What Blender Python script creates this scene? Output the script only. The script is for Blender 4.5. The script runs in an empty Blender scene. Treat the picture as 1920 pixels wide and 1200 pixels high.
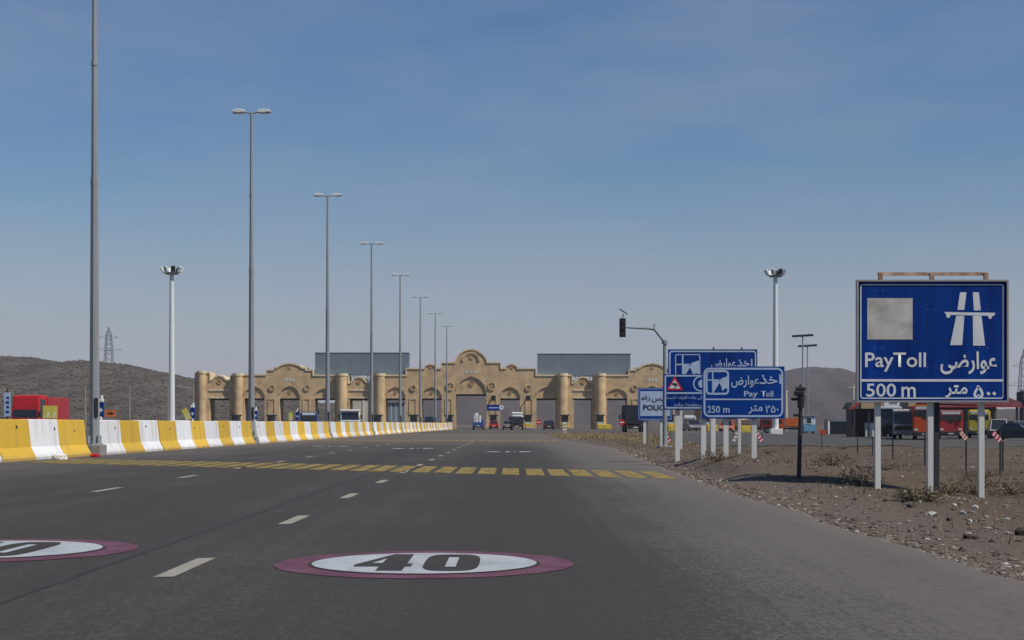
import bpy, bmesh, math, random
from mathutils import Vector, Matrix, noise
R = math.radians
random.seed(7)
scene = bpy.context.scene
col = scene.collection

# ------------------------------------------------------------------ camera, sky, sun, exposure
FPX, HX, HY, CAMH = 2850.0, 965.0, 794.0, 1.0     # focal length in photo pixels, vanishing point, eye height
cam_data = bpy.data.cameras.new('camera')
cam = bpy.data.objects.new('camera', cam_data)
col.objects.link(cam)
cam.location = (0, 0, CAMH)
cam.rotation_euler = (R(90), 0, 0)
cam_data.sensor_width = 36
cam_data.lens = 36 * FPX / 1920
cam_data.shift_x = -(HX - 960) / 1920
cam_data.shift_y = (HY - 600) / 1920
cam_data.clip_start = 0.1
cam_data.clip_end = 12000
scene.camera = cam

SUN_EL, SUN_AZ = 50.0, 118.0        # azimuth clockwise from +Y (the road direction)
world = bpy.data.worlds.new('World')
scene.world = world
world.use_nodes = True
wn, wl = world.node_tree.nodes, world.node_tree.links
for n in list(wn): wn.remove(n)
w_out = wn.new('ShaderNodeOutputWorld')
w_bg = wn.new('ShaderNodeBackground'); w_bg.inputs['Strength'].default_value = 0.061
sky = wn.new('ShaderNodeTexSky'); sky.sky_type = 'NISHITA'; sky.sun_disc = False
sky.sun_elevation = R(SUN_EL); sky.sun_rotation = R(SUN_AZ)
sky.altitude = 1300; sky.air_density = 1.55; sky.dust_density = 0.4; sky.ozone_density = 3.0
# thin high cirrus: streaky noise in the sky direction
tc = wn.new('ShaderNodeTexCoord')
mp = wn.new('ShaderNodeMapping'); mp.inputs['Scale'].default_value = (2.2, 1.0, 9.0); mp.inputs['Rotation'].default_value = (0.0, R(-14), 0)
nz = wn.new('ShaderNodeTexNoise'); nz.inputs['Scale'].default_value = 1.5; nz.inputs['Detail'].default_value = 7; nz.inputs['Roughness'].default_value = 0.55
rp = wn.new('ShaderNodeValToRGB')
rp.color_ramp.elements[0].position = 0.42; rp.color_ramp.elements[0].color = (0, 0, 0, 1)
rp.color_ramp.elements[1].position = 0.72; rp.color_ramp.elements[1].color = (0.46, 0.46, 0.46, 1)
mix = wn.new('ShaderNodeMixRGB'); mix.inputs['Color2'].default_value = (4.6, 5.5, 7.2, 1)
gm = wn.new('ShaderNodeMixRGB'); gm.blend_type = 'MULTIPLY'; gm.inputs['Fac'].default_value = 1.0; gm.inputs['Color2'].default_value = (0.915, 0.985, 1.20, 1)
wl.new(tc.outputs['Generated'], mp.inputs['Vector']); wl.new(mp.outputs['Vector'], nz.inputs['Vector'])
wl.new(nz.outputs['Fac'], rp.inputs['Fac']); wl.new(rp.outputs['Color'], mix.inputs['Fac'])
wl.new(sky.outputs['Color'], gm.inputs['Color1'])
hs = wn.new('ShaderNodeHueSaturation'); hs.inputs['Saturation'].default_value = 1.12; wl.new(gm.outputs['Color'], hs.inputs['Color'])
wl.new(hs.outputs['Color'], mix.inputs['Color1'])
# pale dust haze low over the horizon, all the way round
sp = wn.new('ShaderNodeSeparateXYZ'); wl.new(tc.outputs['Generated'], sp.inputs['Vector'])
hz = wn.new('ShaderNodeMapRange'); hz.interpolation_type = 'SMOOTHSTEP'; hz.inputs['From Min'].default_value = -0.01; hz.inputs['From Max'].default_value = 0.15
hz.inputs['To Min'].default_value = 0.92; hz.inputs['To Max'].default_value = 0.0; wl.new(sp.outputs['Z'], hz.inputs['Value'])
mh = wn.new('ShaderNodeMixRGB'); mh.inputs['Color2'].default_value = (5.7, 5.95, 7.45, 1)
wl.new(hz.outputs['Result'], mh.inputs['Fac']); wl.new(mix.outputs['Color'], mh.inputs['Color1'])
wl.new(mh.outputs['Color'], w_bg.inputs['Color']); wl.new(w_bg.outputs['Background'], w_out.inputs['Surface'])

sun_d = bpy.data.lights.new('sun', 'SUN'); sun_d.energy = 4.3; sun_d.angle = R(0.53); sun_d.color = (1.0, 0.93, 0.84)
sun = bpy.data.objects.new('sun', sun_d); col.objects.link(sun)
to_sun = Vector((math.cos(R(SUN_EL)) * math.sin(R(SUN_AZ)), math.cos(R(SUN_EL)) * math.cos(R(SUN_AZ)), math.sin(R(SUN_EL))))
sun.rotation_euler = to_sun.to_track_quat('Z', 'Y').to_euler()
sun.location = to_sun * 60
vs = scene.view_settings
vs.view_transform = 'Standard'; vs.look = 'None'; vs.gamma = 1.0; vs.exposure = 0.0; vs.use_curve_mapping = False

# ------------------------------------------------------------------ pixel -> place
def ss(a, b, x):
    t = max(0.0, min(1.0, (x - a) / (b - a))); return t * t * (3 - 2 * t)
def ground(x, y):
    """height of the natural ground: level at the road, a shallow fall to the right"""
    z = 0.0
    if x > 3.0:
        z0 = .25 * ss(26.4, 29.5, y) * (1 - ss(33, 48, y)) * ss(3.7, 4.6, x) * (1 - ss(7.5, 11, x))      # low bank behind the big sign, added and raised to thicken the shadows falling there
        fall = -0.46 * ss(4.6, 11.5, x)
        fall *= 1 - ss(115, 150, y) * (1 - ss(24, 36, x))
        rough = ss(3.6, 5.5, x) * (1 - ss(110, 150, y))
        z = z0 + fall + rough * (0.10 * noise.noise((x * .35, y * .22, 3.1)) + 0.05 * noise.noise((x * 1.1, y * .9, 8.0)))
        z -= 0.02 * ss(3.2, 4.0, x)
    return z
def S(px, py, D): return Vector(((px - HX) / FPX * D, D, CAMH + (HY - py) / FPX * D))
def G(px, py):
    """where the line of sight through a pixel meets the ground"""
    D = 5.0
    while D < 400:
        p = S(px, py, D)
        if p.z <= ground(p.x, p.y): return p
        D += 0.05
    return S(px, py, 400)

# ------------------------------------------------------------------ materials
MATS = {}
def mat(name, c, rough=.7, metal=0.0, var=.18, scale=3.0, bump=0.0, bscale=40.0, c2=None, spec=.35, coord='Object', streak=False):
    if name in MATS: return MATS[name]
    m = bpy.data.materials.new(name); m.use_nodes = True
    n, l = m.node_tree.nodes, m.node_tree.links
    b = n['Principled BSDF']
    b.inputs['Roughness'].default_value = rough; b.inputs['Metallic'].default_value = metal
    b.inputs['Specular IOR Level'].default_value = spec
    co = n.new('ShaderNodeTexCoord'); geo = n.new('ShaderNodeNewGeometry')
    src = co.outputs['Object'] if coord == 'Object' else geo.outputs['Position']
    mp = n.new('ShaderNodeMapping'); mp.inputs['Scale'].default_value = (1, 1, .12) if streak else (1, 1, 1)
    l.new(src, mp.inputs['Vector'])
    t = n.new('ShaderNodeTexNoise'); t.inputs['Scale'].default_value = scale; t.inputs['Detail'].default_value = 6; t.inputs['Roughness'].default_value = .62
    l.new(mp.outputs['Vector'], t.inputs['Vector'])
    r = n.new('ShaderNodeValToRGB')
    a = [x * (1 - var) for x in c]; d = [min(1, x * (1 + var * .6)) for x in (c2 or c)]
    r.color_ramp.elements[0].position = .3; r.color_ramp.elements[0].color = (*a, 1)
    r.color_ramp.elements[1].position = .72; r.color_ramp.elements[1].color = (*d, 1)
    l.new(t.outputs['Fac'], r.inputs['Fac']); l.new(r.outputs['Color'], b.inputs['Base Color'])
    if bump:
        t2 = n.new('ShaderNodeTexNoise'); t2.inputs['Scale'].default_value = bscale; t2.inputs['Detail'].default_value = 4
        l.new(src, t2.inputs['Vector'])
        bp = n.new('ShaderNodeBump'); bp.inputs['Strength'].default_value = bump; bp.inputs['Distance'].default_value = .02
        l.new(t2.outputs['Fac'], bp.inputs['Height']); l.new(bp.outputs['Normal'], b.inputs['Normal'])
    MATS[name] = m
    return m

M_galv = mat('galvanised_steel', (.27, .29, .30), .5, .15, .2, 1.5, streak=True)
M_lampw = mat('lamp_housing', (.62, .66, .64), .45, 0, .1)
M_white = mat('white_paint', (.72, .72, .68), .55, 0, .16, 2.5)
M_postw = mat('white_post_paint', (.60, .60, .57), .6, 0, .2, 3.0, streak=True)
M_dark = mat('dark_steel', (.035, .037, .045), .6, .2, .3)
M_black = mat('black_plastic', (.018, .018, .02), .5, 0, .2)
M_blue = mat('sign_blue', (.0015, .030, .195), .55, 0, .42, 2.6, c2=(.003, .039, .225), streak=True, spec=.08)
M_bluef = mat('sign_blue_faded', (.003, .045, .245), .55, 0, .24, 1.6, streak=True, spec=.08)
M_signw = mat('sign_white', (.62, .65, .66), .5, 0, .14, 3)
M_signw2 = mat('sign_pale_blue_white', (.36, .46, .62), .5, 0, .14, 3)
M_dirtyw = mat('stained_white_sheet', (.40, .385, .33), .7, 0, .32, 2.4, c2=(.50, .49, .45))
M_rust = mat('rusty_steel', (.34, .15, .085), .8, .1, .45, 7, c2=(.46, .33, .24))
M_alu = mat('weathered_aluminium', (.34, .33, .30), .55, .4, .2)
M_conc = mat('footing_concrete', (.24, .235, .225), .9, 0, .25, 4, .4)
M_red = mat('red_paint', (.50, .016, .022), .35, 0, .12)
M_redd = mat('dull_red_paint', (.33, .035, .04), .5, 0, .2)
M_orange = mat('orange_paint', (.62, .135, .03), .4, 0, .15)
M_orangeb = mat('orange_red_paint', (.60, .085, .025), .4, 0, .12)
M_yellowv = mat('yellow_vehicle_paint', (.66, .50, .05), .4, 0, .12)
M_yellowp = mat('yellow_plastic', (.62, .42, .05), .5, 0, .2)
M_glass = mat('vehicle_glass', (.018, .022, .028), .08, 0, .1, spec=.6)
M_tyre = mat('tyre_rubber', (.022, .022, .022), .85, 0, .3)
M_carw = mat('white_vehicle_paint', (.64, .65, .64), .35, 0, .08)
M_carg = mat('grey_vehicle_paint', (.25, .25, .255), .35, .2, .1)
M_cardk = mat('dark_vehicle_paint', (.02, .025, .035), .3, 0, .2)
M_carb = mat('blue_vehicle_paint', (.025, .085, .28), .35, 0, .12)
M_teal = mat('dark_teal_canvas', (.018, .026, .034), .8, 0, .3)
M_lightred = mat('red_lens', (.45, .02, .02), .25, 0, .1)
M_lightw = mat('headlamp_lens', (.6, .6, .56), .15, 0, .1)
M_plate = mat('number_plate', (.6, .6, .55), .5, 0, .05)
M_brick = mat('sand_brick', (.49, .352, .196), .9, 0, .26, .55, .4, 9, c2=(.56, .41, .235))
M_brickt = mat('sand_brick_trim', (.64, .53, .34), .9, 0, .12, 1.2)
M_bricko = mat('ochre_tile', (.45, .28, .13), .85, 0, .2, 2)
M_board = mat('blank_board_grey', (.145, .185, .225), .55, 0, .10, .5, c2=(.155, .195, .235))
M_boardf = mat('board_frame', (.10, .11, .12), .6, .3, .2)
M_booth = mat('booth_wall', (.50, .55, .58), .6, 0, .12)
M_boothb = mat('booth_blue', (.10, .28, .42), .6, 0, .15)
M_boothg = mat('booth_glass', (.03, .04, .045), .1, 0, .1, spec=.6)
M_cream = mat('cream_render', (.56, .51, .40), .85, 0, .14, .8)
M_tan = mat('tan_fascia', (.36, .27, .155), .85, 0, .2, 1)
M_maroon = mat('maroon_roof_sheet', (.20, .062, .075), .6, 0, .2, 1)
M_wood = mat('weathered_wood', (.30, .255, .20), .9, 0, .25, 6)
M_pylon = mat('pylon_steel', (.155, .175, .20), .6, .2, .15)
M_solar = mat('solar_cell', (.02, .025, .05), .25, 0, .2, spec=.6)
M_ylw_sign = mat('faded_yellow_sign', (.60, .52, .09), .6, 0, .2)
M_brush = mat('dry_brush', (.135, .105, .07), .95, 0, .45, 9, c2=(.21, .17, .105))
M_twig = mat('dry_twig', (.10, .075, .055), .95, 0, .3, 9)
def paint_mat(name, c, wear, c2=None, streak=.25):
    m = bpy.data.materials.new(name); m.use_nodes = True
    n, l = m.node_tree.nodes, m.node_tree.links
    b = n['Principled BSDF']; b.inputs['Roughness'].default_value = .82; b.inputs['Specular IOR Level'].default_value = .25
    g = n.new('ShaderNodeNewGeometry')
    def nse(scale, detail, rough, sc=(1, 1, 1)):
        mp = n.new('ShaderNodeMapping'); mp.inputs['Scale'].default_value = sc; l.new(g.outputs['Position'], mp.inputs['Vector'])
        t = n.new('ShaderNodeTexNoise'); t.inputs['Scale'].default_value = scale; t.inputs['Detail'].default_value = detail; t.inputs['Roughness'].default_value = rough
        l.new(mp.outputs['Vector'], t.inputs['Vector']); return t.outputs['Fac']
    a, d, e = nse(2.2, 6, .7), nse(34, 5, .8), nse(5, 4, .6, (1, streak, 1))
    r = n.new('ShaderNodeValToRGB'); r.color_ramp.elements[0].position = .3; r.color_ramp.elements[0].color = (*[x * .72 for x in c], 1)
    r.color_ramp.elements[1].position = .7; r.color_ramp.elements[1].color = (*(c2 or c), 1); l.new(a, r.inputs['Fac'])
    s = n.new('ShaderNodeMath'); s.operation = 'MULTIPLY_ADD'; s.inputs[1].default_value = .55; l.new(d, s.inputs[0])
    s2 = n.new('ShaderNodeMath'); s2.operation = 'MULTIPLY'; s2.inputs[1].default_value = .45; l.new(e, s2.inputs[0]); l.new(s2.outputs[0], s.inputs[2])
    w = n.new('ShaderNodeMapRange'); w.inputs['From Min'].default_value = .60 - wear * .2; w.inputs['From Max'].default_value = .66 - wear * .12; w.inputs['To Max'].default_value = .85; l.new(s.outputs[0], w.inputs['Value'])
    mx = n.new('ShaderNodeMixRGB'); mx.inputs['Color2'].default_value = (.058, .054, .05, 1); l.new(w.outputs[0], mx.inputs['Fac']); l.new(r.outputs['Color'], mx.inputs['Color1'])
    l.new(mx.outputs['Color'], b.inputs['Base Color'])
    bp = n.new('ShaderNodeBump'); bp.inputs['Strength'].default_value = .4; bp.inputs['Distance'].default_value = .01; l.new(d, bp.inputs['Height']); l.new(bp.outputs['Normal'], b.inputs['Normal'])
    return m
M_roadw = paint_mat('road_white', (.42, .45, .47), .12)
M_dashw = paint_mat('road_dash_cream', (.33, .315, .265), .30)
M_roady = paint_mat('road_yellow', (.29, .21, .052), .60, c2=(.33, .25, .062))
M_roadp = paint_mat('road_purple_red', (.125, .042, .066), .28, c2=(.165, .078, .118))
M_roadk = paint_mat('road_black_paint', (.050, .045, .041), .1)
M_tar = mat('tar_seam', (.037, .035, .033), .8, 0, .3, coord='World')

def barrier_mat(name, c, dirt):
    m = bpy.data.materials.new(name); m.use_nodes = True
    n, l = m.node_tree.nodes, m.node_tree.links
    b = n['Principled BSDF']; b.inputs['Roughness'].default_value = .75; b.inputs['Specular IOR Level'].default_value = .25
    g = n.new('ShaderNodeNewGeometry'); oi = n.new('ShaderNodeObjectInfo')
    mp = n.new('ShaderNodeMapping'); mp.inputs['Scale'].default_value = (1, 1.8, .28); l.new(g.outputs['Position'], mp.inputs['Vector'])
    t = n.new('ShaderNodeTexNoise'); t.inputs['Scale'].default_value = 1.7; t.inputs['Detail'].default_value = 7; l.new(mp.outputs['Vector'], t.inputs['Vector'])
    r = n.new('ShaderNodeValToRGB'); r.color_ramp.elements[0].position = .52; r.color_ramp.elements[0].color = (0, 0, 0, 1)
    r.color_ramp.elements[1].position = .82; r.color_ramp.elements[1].color = (.85, .85, .85, 1); l.new(t.outputs['Fac'], r.inputs['Fac'])
    # splash grime: the lowest hand's breadth of every barrier is scuffed and dusty
    sx = n.new('ShaderNodeSeparateXYZ'); l.new(g.outputs['Position'], sx.inputs['Vector'])
    t2 = n.new('ShaderNodeTexNoise'); t2.inputs['Scale'].default_value = 6; t2.inputs['Detail'].default_value = 5; l.new(g.outputs['Position'], t2.inputs['Vector'])
    ad = n.new('ShaderNodeMath'); ad.operation = 'MULTIPLY_ADD'; ad.inputs[1].default_value = .35; l.new(t2.outputs['Fac'], ad.inputs[0]); l.new(sx.outputs['Z'], ad.inputs[2])
    mr = n.new('ShaderNodeMapRange'); mr.inputs['From Min'].default_value = .17; mr.inputs['From Max'].default_value = .36
    mr.inputs['To Min'].default_value = .8; mr.inputs['To Max'].default_value = 0; l.new(ad.outputs[0], mr.inputs['Value'])
    mx = n.new('ShaderNodeMath'); mx.operation = 'MAXIMUM'; l.new(mr.outputs[0], mx.inputs[0]); l.new(r.outputs['Color'], mx.inputs[1])
    hv = n.new('ShaderNodeMapRange'); hv.inputs['To Min'].default_value = .78; hv.inputs['To Max'].default_value = 1.06; l.new(oi.outputs['Random'], hv.inputs['Value'])
    cm = n.new('ShaderNodeMixRGB'); cm.inputs['Color1'].default_value = (*c, 1); cm.inputs['Color2'].default_value = (*dirt, 1); l.new(mx.outputs[0], cm.inputs['Fac'])
    ml = n.new('ShaderNodeVectorMath'); ml.operation = 'SCALE'; l.new(cm.outputs['Color'], ml.inputs[0]); l.new(hv.outputs[0], ml.inputs['Scale'])
    l.new(ml.outputs['Vector'], b.inputs['Base Color'])
    bp = n.new('ShaderNodeBump'); bp.inputs['Strength'].default_value = .35; bp.inputs['Distance'].default_value = .02
    l.new(t2.outputs['Fac'], bp.inputs['Height']); l.new(bp.outputs['Normal'], b.inputs['Normal'])
    return m
M_bary = barrier_mat('barrier_yellow', (.67, .43, .05), (.38, .27, .10))
M_barw = barrier_mat('barrier_white', (.70, .71, .72), (.40, .375, .34))

def asphalt_mat(name, base, dust, edge=True):
    m = bpy.data.materials.new(name); m.use_nodes = True
    n, l = m.node_tree.nodes, m.node_tree.links
    b = n['Principled BSDF']; b.inputs['Roughness'].default_value = .82; b.inputs['Specular IOR Level'].default_value = .3
    g = n.new('ShaderNodeNewGeometry')
    def nse(scale, detail, sc=(1, 1, 1), rough=.6):
        mp = n.new('ShaderNodeMapping'); mp.inputs['Scale'].default_value = sc; l.new(g.outputs['Position'], mp.inputs['Vector'])
        t = n.new('ShaderNodeTexNoise'); t.inputs['Scale'].default_value = scale; t.inputs['Detail'].default_value = detail; t.inputs['Roughness'].default_value = rough
        l.new(mp.outputs['Vector'], t.inputs['Vector']); return t.outputs['Fac']
    def math_(op, a, bb=None, c=None):
        x = n.new('ShaderNodeMath'); x.operation = op
        for i, v in enumerate((a, bb, c)):
            if v is None: continue
            if isinstance(v, (int, float)): x.inputs[i].default_value = v
            else: l.new(v, x.inputs[i])
        return x.outputs[0]
    lanes = nse(1.1, 4, (1, .03, 1))            # wear drawn out along the driving direction
    strk = nse(5.5, 4, (1, .02, 1)); blot = nse(.8, 6, (1, .4, 1), .7)
    big = nse(.22, 5); grain = nse(55, 3, rough=.7); fine = nse(9, 5)
    sx = n.new('ShaderNodeSeparateXYZ'); l.new(g.outputs['Position'], sx.inputs['Vector'])
    f = math_('MULTIPLY_ADD', big, .55, math_('MULTIPLY', lanes, .75))
    f = math_('SUBTRACT', f, .43); f = math_('ADD', f, math_('MULTIPLY_ADD', strk, .5, -.25)); f = math_('ADD', f, math_('MULTIPLY_ADD', blot, .55, -.28))
    mott = nse(34, 4, (1, .24, 1), .75); mot2 = nse(9, 5, (1, .3, 1), .7)
    f = math_('ADD', f, math_('MULTIPLY_ADD', mott, 2.0, -1.0)); f = math_('ADD', f, math_('MULTIPLY_ADD', mot2, .6, -.3))
    if edge:
        for xc, wd, am in ((-.25, 1.5, .30), (-4.2, 1.6, .14)):        # oil-darkened lane middles
            lm = n.new('ShaderNodeMapRange'); lm.interpolation_type = 'SMOOTHSTEP'; lm.inputs['From Max'].default_value = wd; lm.inputs['To Min'].default_value = am; lm.inputs['To Max'].default_value = 0
            l.new(math_('ABSOLUTE', math_('SUBTRACT', sx.outputs['X'], xc)), lm.inputs['Value']); f = math_('SUBTRACT', f, lm.outputs[0])
        mr = n.new('ShaderNodeMapRange'); mr.interpolation_type = 'SMOOTHSTEP'
        mr.inputs['From Min'].default_value = .5; mr.inputs['From Max'].default_value = 2.6; l.new(sx.outputs['X'], mr.inputs['Value'])
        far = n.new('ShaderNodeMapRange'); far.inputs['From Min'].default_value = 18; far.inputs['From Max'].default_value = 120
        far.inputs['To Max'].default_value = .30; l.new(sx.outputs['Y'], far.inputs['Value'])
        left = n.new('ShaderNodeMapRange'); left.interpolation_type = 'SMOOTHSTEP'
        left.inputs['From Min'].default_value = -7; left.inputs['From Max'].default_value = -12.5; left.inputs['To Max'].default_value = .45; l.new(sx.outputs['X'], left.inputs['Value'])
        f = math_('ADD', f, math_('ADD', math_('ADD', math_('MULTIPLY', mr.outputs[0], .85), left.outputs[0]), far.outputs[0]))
    med = nse(20, 4, rough=.75)
    f = math_('ADD', f, math_('MULTIPLY_ADD', grain, 1.7, -.85)); f = math_('ADD', f, math_('MULTIPLY_ADD', fine, .45, -.225)); f = math_('ADD', f, math_('MULTIPLY_ADD', med, 1.0, -.5))
    r = n.new('ShaderNodeValToRGB'); e = r.color_ramp.elements
    e[0].position = 0.0; e[0].color = (*[x * .78 for x in base], 1); e[1].position = 1.0; e[1].color = (*dust, 1)
    k = e.new(.35); k.color = (*base, 1)
    l.new(f, r.inputs['Fac']); outc = r.outputs['Color']
    if edge:
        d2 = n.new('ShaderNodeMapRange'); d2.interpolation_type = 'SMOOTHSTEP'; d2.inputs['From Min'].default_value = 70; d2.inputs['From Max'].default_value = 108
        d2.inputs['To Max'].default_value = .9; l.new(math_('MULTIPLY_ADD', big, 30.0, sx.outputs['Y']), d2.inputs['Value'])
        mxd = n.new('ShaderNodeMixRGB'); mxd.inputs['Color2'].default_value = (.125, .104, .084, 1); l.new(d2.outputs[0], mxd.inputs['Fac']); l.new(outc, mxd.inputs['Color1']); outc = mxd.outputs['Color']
        # dust and fines blown over the ragged right-hand margin
        d3 = n.new('ShaderNodeMapRange'); d3.interpolation_type = 'SMOOTHSTEP'; d3.inputs['From Min'].default_value = 2.55; d3.inputs['From Max'].default_value = 3.5; d3.inputs['To Max'].default_value = .85
        l.new(math_('ADD', sx.outputs['X'], math_('ADD', math_('MULTIPLY_ADD', blot, 1.2, -.6), math_('MULTIPLY_ADD', fine, .8, -.4))), d3.inputs['Value'])
        mx3 = n.new('ShaderNodeMixRGB'); mx3.inputs['Color2'].default_value = (.145, .122, .102, 1); l.new(d3.outputs[0], mx3.inputs['Fac']); l.new(outc, mx3.inputs['Color1']); outc = mx3.outputs['Color']
    l.new(outc, b.inputs['Base Color'])
    bp = n.new('ShaderNodeBump'); bp.inputs['Strength'].default_value = .45; bp.inputs['Distance'].default_value = .012
    l.new(grain, bp.inputs['Height']); l.new(bp.outputs['Normal'], b.inputs['Normal'])
    return m
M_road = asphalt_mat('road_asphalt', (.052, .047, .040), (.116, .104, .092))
M_plaza = asphalt_mat('plaza_asphalt', (.10, .086, .073), (.155, .13, .108), edge=False)
M_yard = asphalt_mat('yard_asphalt', (.075, .070, .065), (.125, .112, .102), edge=False)

def dirt_mat():
    m = bpy.data.materials.new('dry_dirt'); m.use_nodes = True
    n, l = m.node_tree.nodes, m.node_tree.links
    b = n['Principled BSDF']; b.inputs['Roughness'].default_value = .95; b.inputs['Specular IOR Level'].default_value = .15
    g = n.new('ShaderNodeNewGeometry')
    def nse(scale, detail, rough=.65):
        t = n.new('ShaderNodeTexNoise'); t.inputs['Scale'].default_value = scale; t.inputs['Detail'].default_value = detail; t.inputs['Roughness'].default_value = rough
        l.new(g.outputs['Position'], t.inputs['Vector']); return t
    a, c, d = nse(.35, 6), nse(4.5, 7, .75), nse(26, 4, .8)
    r = n.new('ShaderNodeValToRGB'); e = r.color_ramp.elements
    e[0].position = .30; e[0].color = (.072, .054, .041, 1); e[1].position = .75; e[1].color = (.172, .133, .103, 1)
    k = e.new(.5); k.color = (.122, .090, .068, 1)
    mxx = n.new('ShaderNodeMath'); mxx.operation = 'MULTIPLY_ADD'; mxx.inputs[1].default_value = .5; l.new(c.outputs['Fac'], mxx.inputs[0])
    hh = n.new('ShaderNodeMath'); hh.operation = 'MULTIPLY'; hh.inputs[1].default_value = .5; l.new(a.outputs['Fac'], hh.inputs[0]); l.new(hh.outputs[0], mxx.inputs[2])
    l.new(mxx.outputs[0], r.inputs['Fac'])
    # dull green-brown dry grass cover in patches
    r2 = n.new('ShaderNodeValToRGB'); r2.color_ramp.elements[0].position = .45; r2.color_ramp.elements[0].color = (0, 0, 0, 1)
    r2.color_ramp.elements[1].position = .62; r2.color_ramp.elements[1].color = (.75, .75, .75, 1)
    s = nse(.16, 5); l.new(s.outputs['Fac'], r2.inputs['Fac'])
    mx = n.new('ShaderNodeMixRGB'); mx.inputs['Color2'].default_value = (.088, .072, .043, 1); l.new(r2.outputs['Color'], mx.inputs['Fac']); l.new(r.outputs['Color'], mx.inputs['Color1'])
    # paler crushed stone along the carriageway edge
    sxd = n.new('ShaderNodeSeparateXYZ'); l.new(g.outputs['Position'], sxd.inputs['Vector'])
    ax = n.new('ShaderNodeMath'); ax.operation = 'MULTIPLY_ADD'; ax.inputs[1].default_value = 3.0; l.new(a.outputs['Fac'], ax.inputs[0]); l.new(sxd.outputs['X'], ax.inputs[2])
    sh = n.new('ShaderNodeMapRange'); sh.interpolation_type = 'SMOOTHSTEP'; sh.inputs['From Min'].default_value = 5.2; sh.inputs['From Max'].default_value = 7.6; sh.inputs['To Min'].default_value = .75; sh.inputs['To Max'].default_value = 0; l.new(ax.outputs[0], sh.inputs['Value'])
    ms = n.new('ShaderNodeMixRGB'); ms.inputs['Color2'].default_value = (.150, .124, .103, 1); l.new(sh.outputs[0], ms.inputs['Fac']); l.new(mx.outputs['Color'], ms.inputs['Color1']); mx = ms
    r3 = n.new('ShaderNodeValToRGB'); r3.color_ramp.elements[0].position = .3; r3.color_ramp.elements[0].color = (.62, .62, .62, 1); r3.color_ramp.elements[1].position = .75; r3.color_ramp.elements[1].color = (1.25, 1.25, 1.25, 1)
    l.new(d.outputs['Fac'], r3.inputs['Fac'])
    mu = n.new('ShaderNodeMixRGB'); mu.blend_type = 'MULTIPLY'; mu.inputs['Fac'].default_value = 1; l.new(mx.outputs['Color'], mu.inputs['Color1']); l.new(r3.outputs['Color'], mu.inputs['Color2'])
    l.new(mu.outputs['Color'], b.inputs['Base Color'])
    bp = n.new('ShaderNodeBump'); bp.inputs['Strength'].default_value = .8; bp.inputs['Distance'].default_value = .06
    l.new(c.outputs['Fac'], bp.inputs['Height']); l.new(bp.outputs['Normal'], b.inputs['Normal'])
    return m
M_dirt = dirt_mat()

def hill_mat(name, lo, mid, hi, scale):
    m = bpy.data.materials.new(name); m.use_nodes = True
    n, l = m.node_tree.nodes, m.node_tree.links
    b = n['Principled BSDF']; b.inputs['Roughness'].default_value = 1; b.inputs['Specular IOR Level'].default_value = .1
    g = n.new('ShaderNodeNewGeometry')
    t = n.new('ShaderNodeTexNoise'); t.inputs['Scale'].default_value = scale; t.inputs['Detail'].default_value = 9; t.inputs['Roughness'].default_value = .72
    mp = n.new('ShaderNodeMapping'); mp.inputs['Scale'].default_value = (1, .10, .9); l.new(g.outputs['Position'], mp.inputs['Vector']); l.new(mp.outputs['Vector'], t.inputs['Vector'])
    r = n.new('ShaderNodeValToRGB'); e = r.color_ramp.elements
    e[0].position = .36; e[0].color = (*lo, 1); e[1].position = .68; e[1].color = (*hi, 1); k = e.new(.5); k.color = (*mid, 1)
    l.new(t.outputs['Fac'], r.inputs['Fac']); l.new(r.outputs['Color'], b.inputs['Base Color'])
    bp = n.new('ShaderNodeBump'); bp.inputs['Strength'].default_value = .9; bp.inputs['Distance'].default_value = 2.5
    l.new(t.outputs['Fac'], bp.inputs['Height']); l.new(bp.outputs['Normal'], b.inputs['Normal'])
    return m
M_hill = hill_mat('scrub_hill', (.054, .047, .038), (.100, .084, .068), (.144, .119, .097), .16)
M_hillf = hill_mat('far_hill', (.046, .038, .036), (.068, .056, .053), (.095, .079, .073), .045)

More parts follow.
